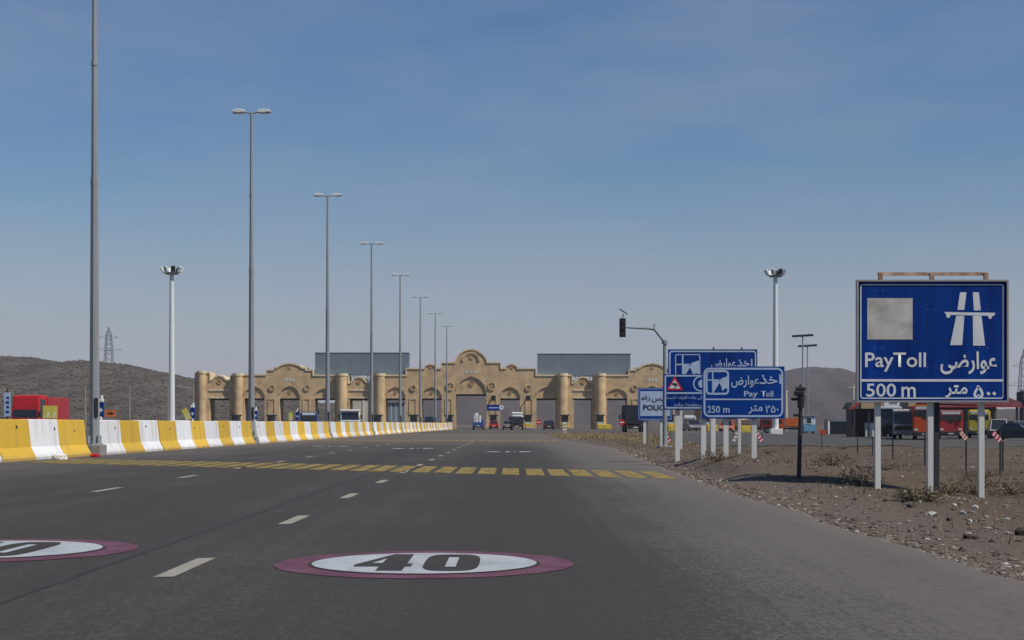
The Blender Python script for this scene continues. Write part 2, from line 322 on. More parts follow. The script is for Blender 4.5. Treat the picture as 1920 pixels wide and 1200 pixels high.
# ------------------------------------------------------------------ mesh helpers
class MB:
    """collects simple solids in a bmesh and links them as one object"""
    def __init__(s): s.bm = bmesh.new()
    def quad(s, pts):
        vs_ = [s.bm.verts.new(p) for p in pts]; s.bm.faces.new(vs_); return s
    def box(s, x0, x1, y0, y1, z0, z1, r=0.0, mtx=None):
        tmp = bmesh.new(); bmesh.ops.create_cube(tmp, size=1)
        for v in tmp.verts: v.co = Vector(((x0 + x1) / 2 + v.co.x * (x1 - x0), (y0 + y1) / 2 + v.co.y * (y1 - y0), (z0 + z1) / 2 + v.co.z * (z1 - z0)))
        if r: bmesh.ops.bevel(tmp, geom=tmp.edges[:], offset=r, segments=2, affect='EDGES', profile=.5)
        return s._merge(tmp, mtx)
    def _merge(s, tmp, mtx=None):
        if mtx is not None: bmesh.ops.transform(tmp, matrix=mtx, verts=tmp.verts[:])
        mp = {v: s.bm.verts.new(v.co) for v in tmp.verts}
        for f in tmp.faces: s.bm.faces.new([mp[v] for v in f.verts])
        tmp.free(); return s
    def tube(s, a, b, r0, r1=None, n=10, cap=True):
        r1 = r0 if r1 is None else r1
        a, b = Vector(a), Vector(b); q = (b - a).to_track_quat('Z', 'Y')
        ra = [s.bm.verts.new(a + q @ Vector((r0 * math.cos(2 * math.pi * i / n), r0 * math.sin(2 * math.pi * i / n), 0))) for i in range(n)]
        rb = [s.bm.verts.new(b + q @ Vector((r1 * math.cos(2 * math.pi * i / n), r1 * math.sin(2 * math.pi * i / n), 0))) for i in range(n)]
        for i in range(n): s.bm.faces.new((ra[i], ra[(i + 1) % n], rb[(i + 1) % n], rb[i]))
        if cap: s.bm.faces.new(ra[::-1]); s.bm.faces.new(rb)
        return s
    def bar(s, a, b, w, h=None):
        """square bar from a to b"""
        h = h or w; a, b = Vector(a), Vector(b); q = (b - a).to_track_quat('Z', 'Y')
        c = [(-w / 2, -h / 2), (w / 2, -h / 2), (w / 2, h / 2), (-w / 2, h / 2)]
        ra = [s.bm.verts.new(a + q @ Vector((x, y, 0))) for x, y in c]; rb = [s.bm.verts.new(b + q @ Vector((x, y, 0))) for x, y in c]
        for i in range(4): s.bm.faces.new((ra[i], ra[(i + 1) % 4], rb[(i + 1) % 4], rb[i]))
        s.bm.faces.new(ra[::-1]); s.bm.faces.new(rb); return s
    def prism_x(s, prof, x0, x1):
        """profile of (y, z) extruded along x"""
        a = [s.bm.verts.new((x0, y, z)) for y, z in prof]; b = [s.bm.verts.new((x1, y, z)) for y, z in prof]; n = len(prof)
        for i in range(n): s.bm.faces.new((a[i], a[(i + 1) % n], b[(i + 1) % n], b[i]))
        s.bm.faces.new(a[::-1]); s.bm.faces.new(b); return s
    def prism_y(s, prof, y0, y1):
        """profile of (x, z) extruded along y"""
        a = [s.bm.verts.new((x, y0, z)) for x, z in prof]; b = [s.bm.verts.new((x, y1, z)) for x, z in prof]; n = len(prof)
        for i in range(n): s.bm.faces.new((a[i], a[(i + 1) % n], b[(i + 1) % n], b[i]))
        s.bm.faces.new(a[::-1]); s.bm.faces.new(b); return s
    def ring_y(s, cx, cz, r, w, y0, y1, n=24, arc=(0, 360)):
        """flat ring in the xz plane, thickness y0..y1"""
        full = arc == (0, 360); m = n if full else n + 1
        A = [R(arc[0] + (arc[1] - arc[0]) * i / n) for i in range(m)]
        L = [[s.bm.verts.new((cx + rr * math.cos(a), y, cz + rr * math.sin(a))) for a in A] for rr, y in ((r - w / 2, y0), (r + w / 2, y0), (r + w / 2, y1), (r - w / 2, y1))]
        for i in range(m if full else m - 1):
            j = (i + 1) % m
            for k in range(4): s.bm.faces.new((L[k][i], L[k][j], L[(k + 1) % 4][j], L[(k + 1) % 4][i]))
        return s
    def build(s, name, m, parent=None, smooth=False, fix=True):
        if fix: bmesh.ops.recalc_face_normals(s.bm, faces=s.bm.faces[:])
        me = bpy.data.meshes.new(name); s.bm.to_mesh(me); s.bm.free()
        me.materials.append(m)
        if smooth:
            for p in me.polygons: p.use_smooth = True
            try: me.set_sharp_from_angle(angle=R(40))
            except Exception: pass
        return link(name, me, parent)
def link(name, me, parent=None):
    o = bpy.data.objects.new(name, me); col.objects.link(o)
    if parent is not None: o.parent = parent
    return o
def thing(name, label, cat, loc=(0, 0, 0), rz=0.0, group=None):
    o = bpy.data.objects.new(name, None); col.objects.link(o); o.location = loc; o.rotation_euler = (0, 0, rz); o.empty_display_size = .2
    return tag(o, label, cat, group)
def tag(o, label, cat, group=None):
    o['label'] = label; o['category'] = cat
    if group: o['group'] = group
    return o
def kind(o, k): o['kind'] = k; return o
def copy_tree(o, loc, label=None, parent=None, rz=None):
    c = o.copy(); col.objects.link(c); c.parent = parent
    if parent is None:
        c.location = loc
        if rz is not None: c.rotation_euler = (0, 0, rz)
        if label: c['label'] = label
    for ch in list(o.children): copy_tree(ch, None, parent=c)
    return c

# Persian letter shapes: isolated, final, initial, medial
FORMS = {'ا': 'FE8D FE8E', 'ب': 'FE8F FE90 FE91 FE92', 'پ': 'FB56 FB57 FB58 FB59', 'ت': 'FE95 FE96 FE97 FE98', 'ج': 'FE9D FE9E FE9F FEA0',
         'خ': 'FEA5 FEA6 FEA7 FEA8', 'د': 'FEA9 FEAA', 'ذ': 'FEAB FEAC', 'ر': 'FEAD FEAE', 'ز': 'FEAF FEB0', 'س': 'FEB1 FEB2 FEB3 FEB4',
         'ض': 'FEBD FEBE FEBF FEC0', 'ط': 'FEC1 FEC2 FEC3 FEC4', 'ع': 'FEC9 FECA FECB FECC', 'غ': 'FECD FECE FECF FED0', 'گ': 'FB92 FB93 FB94 FB95',
         'ل': 'FEDD FEDE FEDF FEE0', 'م': 'FEE1 FEE2 FEE3 FEE4', 'ن': 'FEE5 FEE6 FEE7 FEE8', 'ه': '0647 FEEA FEEB FEEC', 'و': 'FEED FEEE',
         'ی': 'FBFC FBFD FBFE FBFF', 'ئ': 'FE89 FE8A FE8B FE8C'}
def persian(s):
    out = []
    for i, ch in enumerate(s):
        f = FORMS.get(ch)
        if not f: out.append(ch); continue
        f = f.split()
        prev = i > 0 and s[i - 1] in FORMS and len(FORMS[s[i - 1]].split()) == 4
        nxt = len(f) == 4 and i + 1 < len(s) and s[i + 1] in FORMS
        k = 3 if prev and nxt else 1 if prev else 2 if nxt else 0
        out.append(chr(int(f[k], 16)))
    return ''.join(reversed(out))
def text_bm(s, bold=0.0):
    cu = bpy.data.curves.new('lettering', 'FONT'); cu.body = s; cu.size = 1; cu.resolution_u = 3; cu.offset = bold
    o = bpy.data.objects.new('lettering', cu); col.objects.link(o)
    dg = bpy.context.evaluated_depsgraph_get(); dg.update()
    me = bpy.data.meshes.new_from_object(o.evaluated_get(dg))
    bm = bmesh.new(); bm.from_mesh(me); bpy.data.meshes.remove(me); bpy.data.objects.remove(o); bpy.data.curves.remove(cu)
    # joined letters overlap where they meet: stagger each stroke by a hair so that no two faces share a plane
    seen, k = set(), 0
    for v in bm.verts:
        if v in seen: continue
        st, isl = [v], []
        seen.add(v)
        while st:
            a = st.pop(); isl.append(a)
            for e in a.link_edges:
                b = e.other_vert(a)
                if b not in seen: seen.add(b); st.append(b)
        for a in isl: a.co.z = (k % 6) * .0012
        k += 1
    return bm
def lettering(name, s, x0, x1, z0, z1, y, m, parent, bold=0.0):
    """flat lettering fitted into the rectangle x0..x1, z0..z1, facing -y"""
    bm = text_bm(s, bold)
    xs = [v.co.x for v in bm.verts]; ys = [v.co.y for v in bm.verts]
    ax, bx, ay, by = min(xs), max(xs), min(ys), max(ys)
    for v in bm.verts:
        v.co = Vector((x0 + (v.co.x - ax) / (bx - ax) * (x1 - x0), y - v.co.z, z0 + (v.co.y - ay) / (by - ay) * (z1 - z0)))
    me = bpy.data.meshes.new(name); bm.to_mesh(me); bm.free(); me.materials.append(m)
    return link(name, me, parent)

# ------------------------------------------------------------------ the setting: ground, roads, hills
def grid_sheet(xs, ys, zf, name, m, smooth=True):
    me = bpy.data.meshes.new(name)
    v = [(x, y, zf(x, y)) for y in ys for x in xs]; nx = len(xs)
    f = [(j * nx + i, j * nx + i + 1, (j + 1) * nx + i + 1, (j + 1) * nx + i) for j in range(len(ys) - 1) for i in range(nx - 1)]
    me.from_pydata(v, [], f); me.materials.append(m)
    if smooth: me.polygons.foreach_set('use_smooth', [True] * len(f))
    return kind(link(name, me), 'structure')
def steps(*seg):
    out = []
    for a, b, n in seg: out += [a + (b - a) * i / n for i in range(n)]
    return out + [seg[-1][1]]
gx_ = steps((-3400, -400, 8), (-400, -60, 8), (-60, 3, 10), (3, 16, 66), (16, 40, 24), (40, 120, 12), (120, 400, 6), (400, 3400, 8))
gy_ = steps((-400, 0, 6), (0, 8, 10), (8, 45, 130), (45, 110, 70), (110, 200, 24), (200, 500, 8), (500, 4400, 10))
grid_sheet(gx_, gy_, lambda x, y: ground(x, y) - .03, 'ground', M_dirt)

def road_edge(y):
    pts = [(-30, 3.25), (8, 3.25), (15, 3.2), (25, 3.15), (31, 3.35), (45, 3.55), (62, 4.0), (75, 3.7), (95, 2.9), (120, 2.7), (150, 2.7)]
    for (a, b), (c, d) in zip(pts, pts[1:]):
        if a <= y <= c: return b + (d - b) * (y - a) / (c - a)
    return 2.7
def bar_x(y): return -14.04 + .0139 * y
me = bpy.data.meshes.new('road')
ys = steps((-20, 6, 20), (6, 30, 420), (30, 70, 260), (70, 150, 120)); v, f = [], []
for y in ys:
    e = road_edge(y) + .10 * noise.noise((y * 1.3, 2, 0)) + .10 * noise.noise((y * 3.7, 7, 0)) + .06 * noise.noise((y * 9.0, 9, 0)) + .14 * noise.noise((y * .31, 4, 0))
    v += [(bar_x(y) - .6, y, 0), (-6, y, 0), (0, y, 0), (e - .25, y, 0.0), (e, y, -.012), (e + .05, y, -.045)]
for j in range(len(ys) - 1):
    for i in range(5): a = j * 6 + i; f.append((a, a + 1, a + 7, a + 6))
me.from_pydata(v, [], f); me.materials.append(M_road)
road = kind(link('road', me), 'structure')
opp = MB().quad([(-48, -20, -.008), (bar_x(-20) - .62, -20, -.008), (bar_x(150) - .62, 150, -.008), (-48, 150, -.008)]).build('opposite_carriageway', M_plaza); kind(opp, 'structure')
plz = MB().quad([(-75, 150, -.004), (26, 150, -.004), (26, 420, -.004), (-75, 420, -.004)]).build('toll_plaza_paving', M_plaza); kind(plz, 'structure')
grid_sheet(steps((26, 60, 20), (60, 160, 10)), steps((96, 150, 20), (150, 420, 12)), lambda x, y: ground(x, y) - .012, 'lorry_park_paving', M_yard)
def ramp_z(x, y): return ground(x, y) + .012
grid_sheet(steps((13, 26, 20)), steps((100, 150, 24)), ramp_z, 'slip_road', M_yard)

# markings on the road, one piece each
ZM = .004
def flat(name, pts, m, z=ZM, parent=road):
    me = bpy.data.meshes.new(name); me.from_pydata([(x, y, z) for x, y in pts], [], [tuple(range(len(pts)))]); me.materials.append(m)
    return link(name, me, parent)
for k in range(26):                                              # dashed lane lines
    y0 = 9.86 + 5.2 * k
    j = random.uniform(-.008, .008)
    flat('lane_dash', [(-2.345 + j, y0), (-2.215 + j, y0 + .03), (-2.215, y0 + 1.42), (-2.345, y0 + 1.38)], M_dashw)
for k in range(-1, 20):
    y0 = 22.2 + 5.65 * k
    if y0 > 9: flat('lane_dash', [(-6.215, y0), (-6.085, y0), (-6.085, y0 + 1.5), (-6.215, y0 + 1.5)], M_dashw)
for base in (31.7, 88.0, 136.0):                                 # diagonal rows of yellow bars
    x = -12.3
    while x < (2.95 if base < 80 else 2.6):
        yc = base - (.745 if base < 80 else .25) * x; L = 2.15 if base < 80 else 2.4
        d = [random.uniform(-.09, .09) for _ in range(4)]; w = .175
        x_ = x + .02 * math.sin(x * 3)
        flat('yellow_bar', [(x_ - w, yc - L + d[0] + w * .745), (x_ + w, yc - L + d[1] - w * .745), (x_ + w, yc + L + d[2] - w * .745), (x_ - w, yc + L + d[3] + w * .745)], M_roady)
        x += .47
me = bpy.data.meshes.new('tar_seam')
v = [(-2.87 + dx + .03 * noise.noise((y * .5, 1, 1)), y, .0022) for y in steps((7, 75, 60)) for dx in (-.022, .022)]
me.from_pydata(v, [], [(2 * i, 2 * i + 1, 2 * i + 3, 2 * i + 2) for i in range(60)]); me.materials.append(M_tar); link('tar_seam', me, road)

def circle_pts(cx, cy, r, n=56, w=.012):
    return [(cx + r * (1 + w * noise.noise((math.cos(a) * 2, math.sin(a) * 2, cx))) * math.cos(a), cy + r * math.sin(a)) for a in (2 * math.pi * i / n for i in range(n))]
def speed_roundel(cx, cy, r, digits=True):
    o = flat('speed_roundel', circle_pts(cx, cy, r), M_roadp)
    i_ = flat('dark_outline', circle_pts(cx, cy, r * .775), M_roadk, ZM + .003, o)
    flat('white_disc', circle_pts(cx, cy, r * .752), M_roadw, ZM + .006, o)
    if digits:
        # chunky italic slab 4 and squared 0, 1.2 m tall
        def poly(name, pts, m, z): flat(name, [(cx + a * r, cy + b * r) for a, b in pts], m, z, o)
        four = [(-.46, -.16), (-.20, .62), (-.02, .62), (-.02, -.10), (.03, -.10), (.03, -.30), (-.02, -.30), (-.02, -.58), (-.24, -.58), (-.24, -.30), (-.46, -.30)]
        poly('digit', [(-.45 + (a + .46) * .77, b) for a, b in four], M_roadk, ZM + .009)
        poly('digit_counter', [(-.345, -.10), (-.275, .24), (-.275, -.10)], M_roadw, ZM + .012)
        zero = [(.185 + .185 * abs(math.cos(a)) ** .55 * (1 if math.cos(a) > 0 else -1), .60 * abs(math.sin(a)) ** .55 * (1 if math.sin(a) > 0 else -1)) for a in (2 * math.pi * k / 28 for k in range(28))]
        poly('digit', zero, M_roadk, ZM + .009)
        poly('digit_counter', [(.15, -.36), (.22, -.36), (.22, .33), (.15, .33)], M_roadw, ZM + .012)
speed_roundel(-.64, 10.83, 1.06)
speed_roundel(-4.13, 12.0, 1.13)
speed_roundel(-.20, 53.2, 1.06)
speed_roundel(-4.03, 60.2, 1.13)
speed_roundel(-8.0, 66.0, 1.06)

def ridge(name, D, pts, depth, m, amp, base=-4, nseed=0.0, n=150, rows=26):
    """a hill as a height field: skyline from the photograph's outline, falling to the front and back"""
    xs = [(p[0] - HX) / FPX * D for p in pts]; zs = [CAMH + (HY - p[1]) / FPX * D for p in pts]
    def sky_z(x):
        if x <= xs[0]: return zs[0]
        for i in range(len(xs) - 1):
            if x <= xs[i + 1]:
                t = (x - xs[i]) / (xs[i + 1] - xs[i]); t = t * t * (3 - 2 * t) * .5 + t * .5
                return zs[i] + (zs[i + 1] - zs[i]) * t
        return zs[-1]
    V, F = [], []
    for j in range(rows + 1):
        u = j / rows * 2 - 1
        for i in range(n + 1):
            x = xs[0] + (xs[-1] - xs[0]) * i / n
            prof = (math.cos(u * math.pi / 2)) ** .8 if abs(u) < 1 else 0
            h = sky_z(x)
            q = noise.fractal((x * .012 + nseed, u * depth * .012, nseed), 1.0, 2.0, 5)
            z = base + (h - base) * prof + amp * q * (1 - max(0, 1 - abs(u) * 6)) * (prof + .1)
            z += amp * .14 * noise.noise((x * .09, u * depth * .09, 3 + nseed))
            V.append((x, D + u * depth, z))
    for j in range(rows):
        for i in range(n):
            a = j * (n + 1) + i; F.append((a, a + 1, a + n + 2, a + n + 1))
    me = bpy.data.meshes.new(name); me.from_pydata(V, [], F); me.materials.append(m)
    me.polygons.foreach_set('use_smooth', [True] * len(F))
    return kind(link(name, me), 'structure')
ridge('hill', 760, [(-500, 720), (-250, 690), (-60, 675), (0, 672), (55, 671), (110, 679), (160, 690), (205, 686), (260, 692), (320, 702), (365, 711), (450, 728), (560, 752), (680, 775), (820, 792)], 330, M_hill, 3.0, nseed=2.0)
ridge('far_hill', 1900, [(520, 788), (640, 764), (750, 750), (850, 734), (950, 724), (1100, 715), (1250, 706), (1400, 700), (1470, 697), (1500, 698), (1540, 709), (1600, 733), (1660, 752), (1760, 772), (1950, 786), (2200, 790)], 700, M_hillf, 9.0, nseed=9.0)


# scrub bushes dotted over the near hill: one mass of low clumps
bpy.context.view_layer.update()
from mathutils.bvhtree import BVHTree
hm = bpy.data.objects['hill'].data
bvh = BVHTree.FromPolygons([v.co for v in hm.vertices], [tuple(p.vertices) for p in hm.polygons])
rh = random.Random(5); V, F = [], []
OC = [(1, 0, 0), (-1, 0, 0), (0, 1, 0), (0, -1, 0), (0, 0, 1), (0, 0, -1)]
OCF = [(0, 2, 4), (2, 1, 4), (1, 3, 4), (3, 0, 4), (2, 0, 5), (1, 2, 5), (3, 1, 5), (0, 3, 5)]
for _ in range(7000):
    x, y = rh.uniform(-290, -60), rh.uniform(440, 790)
    hit = bvh.ray_cast(Vector((x, y, 200)), Vector((0, 0, -1)))
    if hit[0] is None: continue
    s = rh.uniform(.22, .75); k = len(V)
    V += [(x + a * s * rh.uniform(.7, 1.4), y + b * s, hit[0].z + s * .3 + c * s * .7) for a, b, c in OC]; F += [tuple(i + k for i in f) for f in OCF]
me = bpy.data.meshes.new('hill_scrub'); me.from_pydata(V, [], F); me.materials.append(mat('scrub_bush', (.075, .066, .054), 1, 0, .3, .8, c2=(.115, .10, .083), coord='World'))
o = kind(link('hill_scrub', me), 'stuff'); o['label'] = 'low dark scrub bushes dotted over the brown hill'; o['category'] = 'scrub'
# ------------------------------------------------------------------ striped concrete median barrier
def barrier_mesh(L):
    # New Jersey profile, (x, z): wide toe, steep upper face
    prof = [(-.33, 0), (.33, 0), (.33, .08), (.16, .36), (.10, 1.10), (.085, 1.12), (-.085, 1.12), (-.10, 1.10), (-.16, .36), (-.33, .08)]
    mb = MB(); mb.prism_y(prof, -L / 2, L / 2)
    bmesh.ops.bevel(mb.bm, geom=[e for e in mb.bm.edges if abs(e.verts[0].co.y - e.verts[1].co.y) < .01 and e.calc_length() < 3], offset=.012, segments=1, affect='EDGES')
    return mb
POLE_D = [47.6 + 27.45 * i for i in range(8)]
LSEG = 2.62
meshes = {}
for nm, m in (('y', M_bary), ('w', M_barw)):
    mb = barrier_mesh(LSEG - .03); bmesh.ops.recalc_face_normals(mb.bm, faces=mb.bm.faces[:]); me = bpy.data.meshes.new('concrete_barrier'); mb.bm.to_mesh(me); mb.bm.free(); me.materials.append(m); meshes[nm] = me
holes = MB().box(.118, .128, -.05, .05, .78, .86)
hole_me = bpy.data.meshes.new('lifting_hole'); holes.bm.to_mesh(hole_me); holes.bm.free(); hole_me.materials.append(M_black)
rng = random.Random(3)
def put_barrier(y, c):
    lab = ('yellow painted concrete barrier segment in the striped median line' if c == 'y' else 'white painted concrete barrier segment in the striped median line')
    o = tag(link('concrete_barrier', meshes[c]), lab, 'barrier', 'yellow median barrier segments' if c == 'y' else 'white median barrier segments')
    o.location = (bar_x(y) + rng.uniform(-.03, .03), y, -.006 + rng.uniform(-.012, .006)); o.rotation_euler = (0, 0, -math.atan(.0139) + rng.uniform(-.011, .011))
    if y < 100 and rng.random() < .75:
        h = link('lifting_hole', hole_me, o); h.location = (.0, rng.uniform(-1, 1), rng.uniform(-.06, .12))
    return o
for i, pd in enumerate(POLE_D):
    nseg = 10
    gap = 27.45 - nseg * LSEG
    if i == 0:
        y = pd - gap / 2 - LSEG / 2; c = 'y'
        while y > 18:
            put_barrier(y, c); y -= LSEG; c = 'w' if c == 'y' else 'y'
    c = 'w'
    for k in range(nseg):
        y = pd + gap / 2 + LSEG * (k + .5)
        if i == 7 and k > 3: break
        put_barrier(y, c); c = 'y' if c == 'w' else 'w'

# ------------------------------------------------------------------ twin-arm lamp poles in the barrier line
def lamp_pole():
    t = thing('street_lamp', '', 'street lamp', group='lamp poles along the median barrier')
    H = 16.35
    MB().box(-.30, .30, -.34, .34, -.02, .34, .03).build('footing', M_conc, t)
    MB().tube((0, 0, .34), (0, 0, .38), .27, .27, 12).build('base_flange', M_galv, t)
    for a in range(4):
        MB().box(.13, .24, -.012, .012, .38, .62, 0, Matrix.Rotation(R(45 + 90 * a), 4, 'Z')).build('gusset', M_galv, t)
    MB().tube((0, 0, .38), (0, 0, 8.6), .165, .118, 8).tube((0, 0, 8.5), (0, 0, H), .108, .062, 8).build('pole', M_galv, t)
    MB().tube((0, 0, 8.45), (0, 0, 8.7), .126, .124, 8).tube((0, 0, 12.2), (0, 0, 12.32), .105, .105, 8).build('joint_collar', M_galv, t)
    MB().box(.03, .15, -.168, -.12, 1.2, 1.8, .01).build('access_door', M_dark, t)
    for s in (-1, 1):
        MB().tube((0, 0, H - .05), (s * .32, 0, H + .03), .04, .035, 8).build('arm', M_galv, t)
        mb = MB()
        prof = [(.24, -.03), (.34, .075), (.62, .13), (.90, .09), (.98, .0), (.94, -.035), (.60, -.075), (.36, -.06)]
        mb.prism_y([(s * a, H + .05 + b) for a, b in prof], -.15, .15)
        bmesh.ops.bevel(mb.bm, geom=mb.bm.edges[:], offset=.02, segments=1, affect='EDGES')
        h = mb.build('lamp_head', M_lampw, t)
        MB().box(min(s * .45, s * .9), max(s * .45, s * .9), -.11, .11, H - .045, H - .02).build('lens', M_lightw, h)
    return t
lp0 = lamp_pole()
words = ['eighth', 'seventh', 'sixth', 'fifth', 'fourth', 'third', 'second', 'first']
for i, D in enumerate(POLE_D):
    lab = f'tall twin-headed galvanised lamp pole, {words[i]} along the striped barrier from the toll gate'
    if i == 0: lp0.location = (bar_x(D) + .22, D, 0); lp0['label'] = lab
    else: copy_tree(lp0, (bar_x(D), D, 0), lab)

# ------------------------------------------------------------------ toll gate
GD = 285.0
def gx(px): return (px - HX) / FPX * GD
def gz(py): return CAMH + (HY - py) / FPX * GD
mir = lambda px: 1766 - px
gate = thing('toll_gate', 'wide sand-coloured brick toll gate with arched bays, round columns and a domed centre', 'toll gate', (0, GD, 0))
top_l = [(365, 699), (393, 699), (393, 714), (399, 712), (404, 707), (411, 704), (418, 707), (423, 712), (430, 714), (433, 714), (433, 703), (500, 703), (500, 694), (514, 694), (514, 690),
         (520, 690), (525, 686), (533, 683), (543, 681.5), (553, 683), (561, 686), (566, 690), (572, 690), (572, 694), (586, 694), (586, 704), (652, 704), (652, 719), (659, 717), (663, 713), (666, 709), (673, 707), (680, 709),
         (683, 713), (687, 717), (694, 719), (694, 704), (762, 704), (762, 691), (797, 691), (797, 688), (801, 684.5), (807, 683), (813, 684.5), (817, 688), (817, 691), (828, 691), (828, 680), (854, 680), (854, 676),
         (857, 670), (862, 664), (869, 659), (876, 656), (883, 655)]
top = top_l + [(mir(a), b) for a, b in reversed(top_l[:-1])]
# bays: left px, right px, lintel py, spring py, apex py (None: flat bay)
bays_l = [(393, 430, 747, None, None), (458, 496, 747, 741, 725), (524, 562, 747, 741, 724), (590, 628, 747, 741, 729), (656, 690, 747, None, None), (723, 760, 747, 741, 726), (791, 828, 747, 741, 726)]
bays = bays_l + [(855, 912, 739, 733, 706)] + [(mir(b), mir(a), c, d, e) for a, b, c, d, e in reversed(bays_l)]
def arch_py(b, px):
    a0, a1, li, sp, ap = b
    if sp is None: return li
    t = abs((px - (a0 + a1) / 2) / ((a1 - a0) / 2)); t = min(1, t)
    return sp + (ap - sp) * (.72 * (1 - t ** 2.6) ** .6 + .28 * (1 - t))
def top_iv(px):
    """interpolated skyline on either side of px (jumps allowed)"""
    lo = hi = None
    for (a, b), (c, d) in zip(top, top[1:]):
        if a < px <= c and c > a: lo = b + (d - b) * (px - a) / (c - a)
        if a <= px < c and c > a: hi = b + (d - b) * (px - a) / (c - a)
    return lo, hi
def low_iv(px):
    lo = hi = 0.0
    for b in bays:
        if b[0] < px <= b[1]: lo = gz(arch_py(b, px))
        if b[0] <= px < b[1]: hi = gz(arch_py(b, px))
    return lo, hi
xs = sorted(set([p[0] for p in top] + [b[0] + (b[1] - b[0]) * i / 18 for b in bays for i in range(19)]))
DEP = 5.0
wall = MB()
prev = None
for px in xs:
    tl, th = top_iv(px); ll, lh = low_iv(px); x = gx(px)
    if prev is not None:
        xp, zl0, zt0 = prev; zl1, zt1 = ll, gz(tl)
        wall.quad([(xp, 0, zl0), (x, 0, zl1), (x, 0, zt1), (xp, 0, zt0)]).quad([(xp, DEP, zl0), (x, DEP, zl1), (x, DEP, zt1), (xp, DEP, zt0)])
        wall.quad([(xp, 0, zt0), (x, 0, zt1), (x, DEP, zt1), (xp, DEP, zt0)])
        if zl0 > .01 or zl1 > .01: wall.quad([(xp, 0, zl0), (x, 0, zl1), (x, DEP, zl1), (xp, DEP, zl0)])
    else: wall.quad([(x, 0, 0), (x, 0, gz(th)), (x, DEP, gz(th)), (x, DEP, 0)])
    if th is None: wall.quad([(x, 0, 0), (x, 0, gz(tl)), (x, DEP, gz(tl)), (x, DEP, 0)]); break
    if tl is not None and abs(tl - th) > .01: wall.quad([(x, 0, gz(tl)), (x, 0, gz(th)), (x, DEP, gz(th)), (x, DEP, gz(tl))])
    if abs(ll - lh) > .01: wall.quad([(x, 0, ll), (x, 0, lh), (x, DEP, lh), (x, DEP, ll)])
    prev = (x, lh, gz(th))
bmesh.ops.remove_doubles(wall.bm, verts=wall.bm.verts[:], dist=.002)
gwall = wall.build('wall', M_brick, gate)
# coping along the skyline
cop = MB()
for (a, b), (c, d) in zip(top, top[1:]):
    p, q = Vector((gx(a), 0, gz(b))), Vector((gx(c), 0, gz(d)))
    if (q - p).length < .05: continue
    if abs(a - c) < .01:
        s_ = 1 if d < b else -1; x = p.x
        cop.box(min(x - .16 * s_, x), max(x - .16 * s_, x), -.17, DEP + .1, min(p.z, q.z) - .1, max(p.z, q.z) + .0)
    else:
        n_ = Vector((-(q - p).z, 0, (q - p).x)).normalized() * .17
        pts = [(p.x, p.z - .12), (q.x, q.z - .12), (q.x + n_.x, q.z + n_.z), (p.x + n_.x, p.z + n_.z)]
        cop.prism_y(pts, -.16 - (.003 if int(a) % 2 else 0), DEP + .15)
cop.build('coping', M_brickt, gate)
for i, b in enumerate(bays):
    a0, a1, li, sp, ap = b
    if sp is not None:      # recessed panel under each blind arch
        P = [(gx(a0), gz(li)), (gx(a1), gz(li))] + [(gx(a1 - (a1 - a0) * k / 16), gz(arch_py(b, a1 - (a1 - a0) * k / 16)) + .02) for k in range(17)]
        ty = MB().prism_y(P, .2, DEP - .05).build('arch_panel', M_brick, gate)
        cx, cz = gx((a0 + a1) / 2), gz((li + ap) / 2 - (0 if ap > 715 else 3)); r_ = .28 if ap > 715 else .5
        MB().ring_y(cx, cz, r_, .16, .10, .21, 16).prism_y([(cx + r_ * .45 * math.cos(R(45 * k)) * (1 if k % 2 else .5), cz + r_ * .45 * math.sin(R(45 * k)) * (1 if k % 2 else .5)) for k in range(8)], .08, .21).build('star_relief', M_bricko, ty)
        # raised moulding following the arch
        for_m = MB()
        Q = [(gx(a0 + (a1 - a0) * k / 20), gz(arch_py(b, a0 + (a1 - a0) * k / 20))) for k in range(21)]
        for (x0, z0), (x1, z1) in zip(Q, Q[1:]): for_m.bar((x0, -.02, z0 + .14), (x1, -.02, z1 + .14), .14, .26)
        for_m.build('arch_moulding', M_brick, gate)
    else:
        MB().box(gx(a0 - 1), gx(a1 + 1), -.14, .02, gz(733), gz(730)).box(gx(a0 - 1), gx(a1 + 1), -.10, .02, gz(li), gz(li - 3)).build('string_course', M_brickt, gate)
        cx = gx((a0 + a1) / 2); cz = gz(716)
        MB().ring_y(cx, cz, .34, .14, -.12, .02, 14).build('star_relief', M_bricko, gate)
    MB().box(gx(a0) - .02, gx(a1) + .02, .95, 1.75, gz(li + 3.2), gz(li) + .1).build('soffit_strip', M_black, gate)  # black box standing for the black strip at each opening's soffit
for px in (379, 447, 641, 712):
    for p in (px, mir(px)):
        r_ = (1.02 if px > 600 else .9) if px > 400 else .8
        zt = gz(702.5 if px > 400 else 698)
        c_ = MB().tube((gx(p), -.45, 0), (gx(p), -.45, zt), r_, r_, 28).build('column', M_brick, gate, True)
        MB().tube((gx(p), -.45, 0), (gx(p), -.45, 1.0), r_ + .16, r_ + .16, 28).build('plinth', M_brick, c_, True)
        MB().tube((gx(p), -.45, zt - .25), (gx(p), -.45, zt + .22), r_ + .10, r_ + .10, 28).build('capital', M_brickt, c_, True)
for px, py, r_ in ((510, 727, .5), (576, 727, .5), (775, 727, .5), (844, 724, .68)):
    for p in (px, mir(px)):
        MB().ring_y(gx(p), gz(py), r_, .24, -.20, .02, 22).tube((gx(p), -.10, gz(py)), (gx(p), .02, gz(py)), r_ * .35, r_ * .35, 12).build('roundel', M_brick, gate)
for px, py in ((543, 689.5), (411, 712), (673, 716), (807, 689)):
    for p in (px, mir(px)):
        MB().prism_y([(gx(p) + (.34 if k % 2 else .17) * math.cos(R(45 * k)), gz(py) + (.34 if k % 2 else .17) * math.sin(R(45 * k))) for k in range(8)], -.10, .02).build('star_relief', M_bricko, gate)
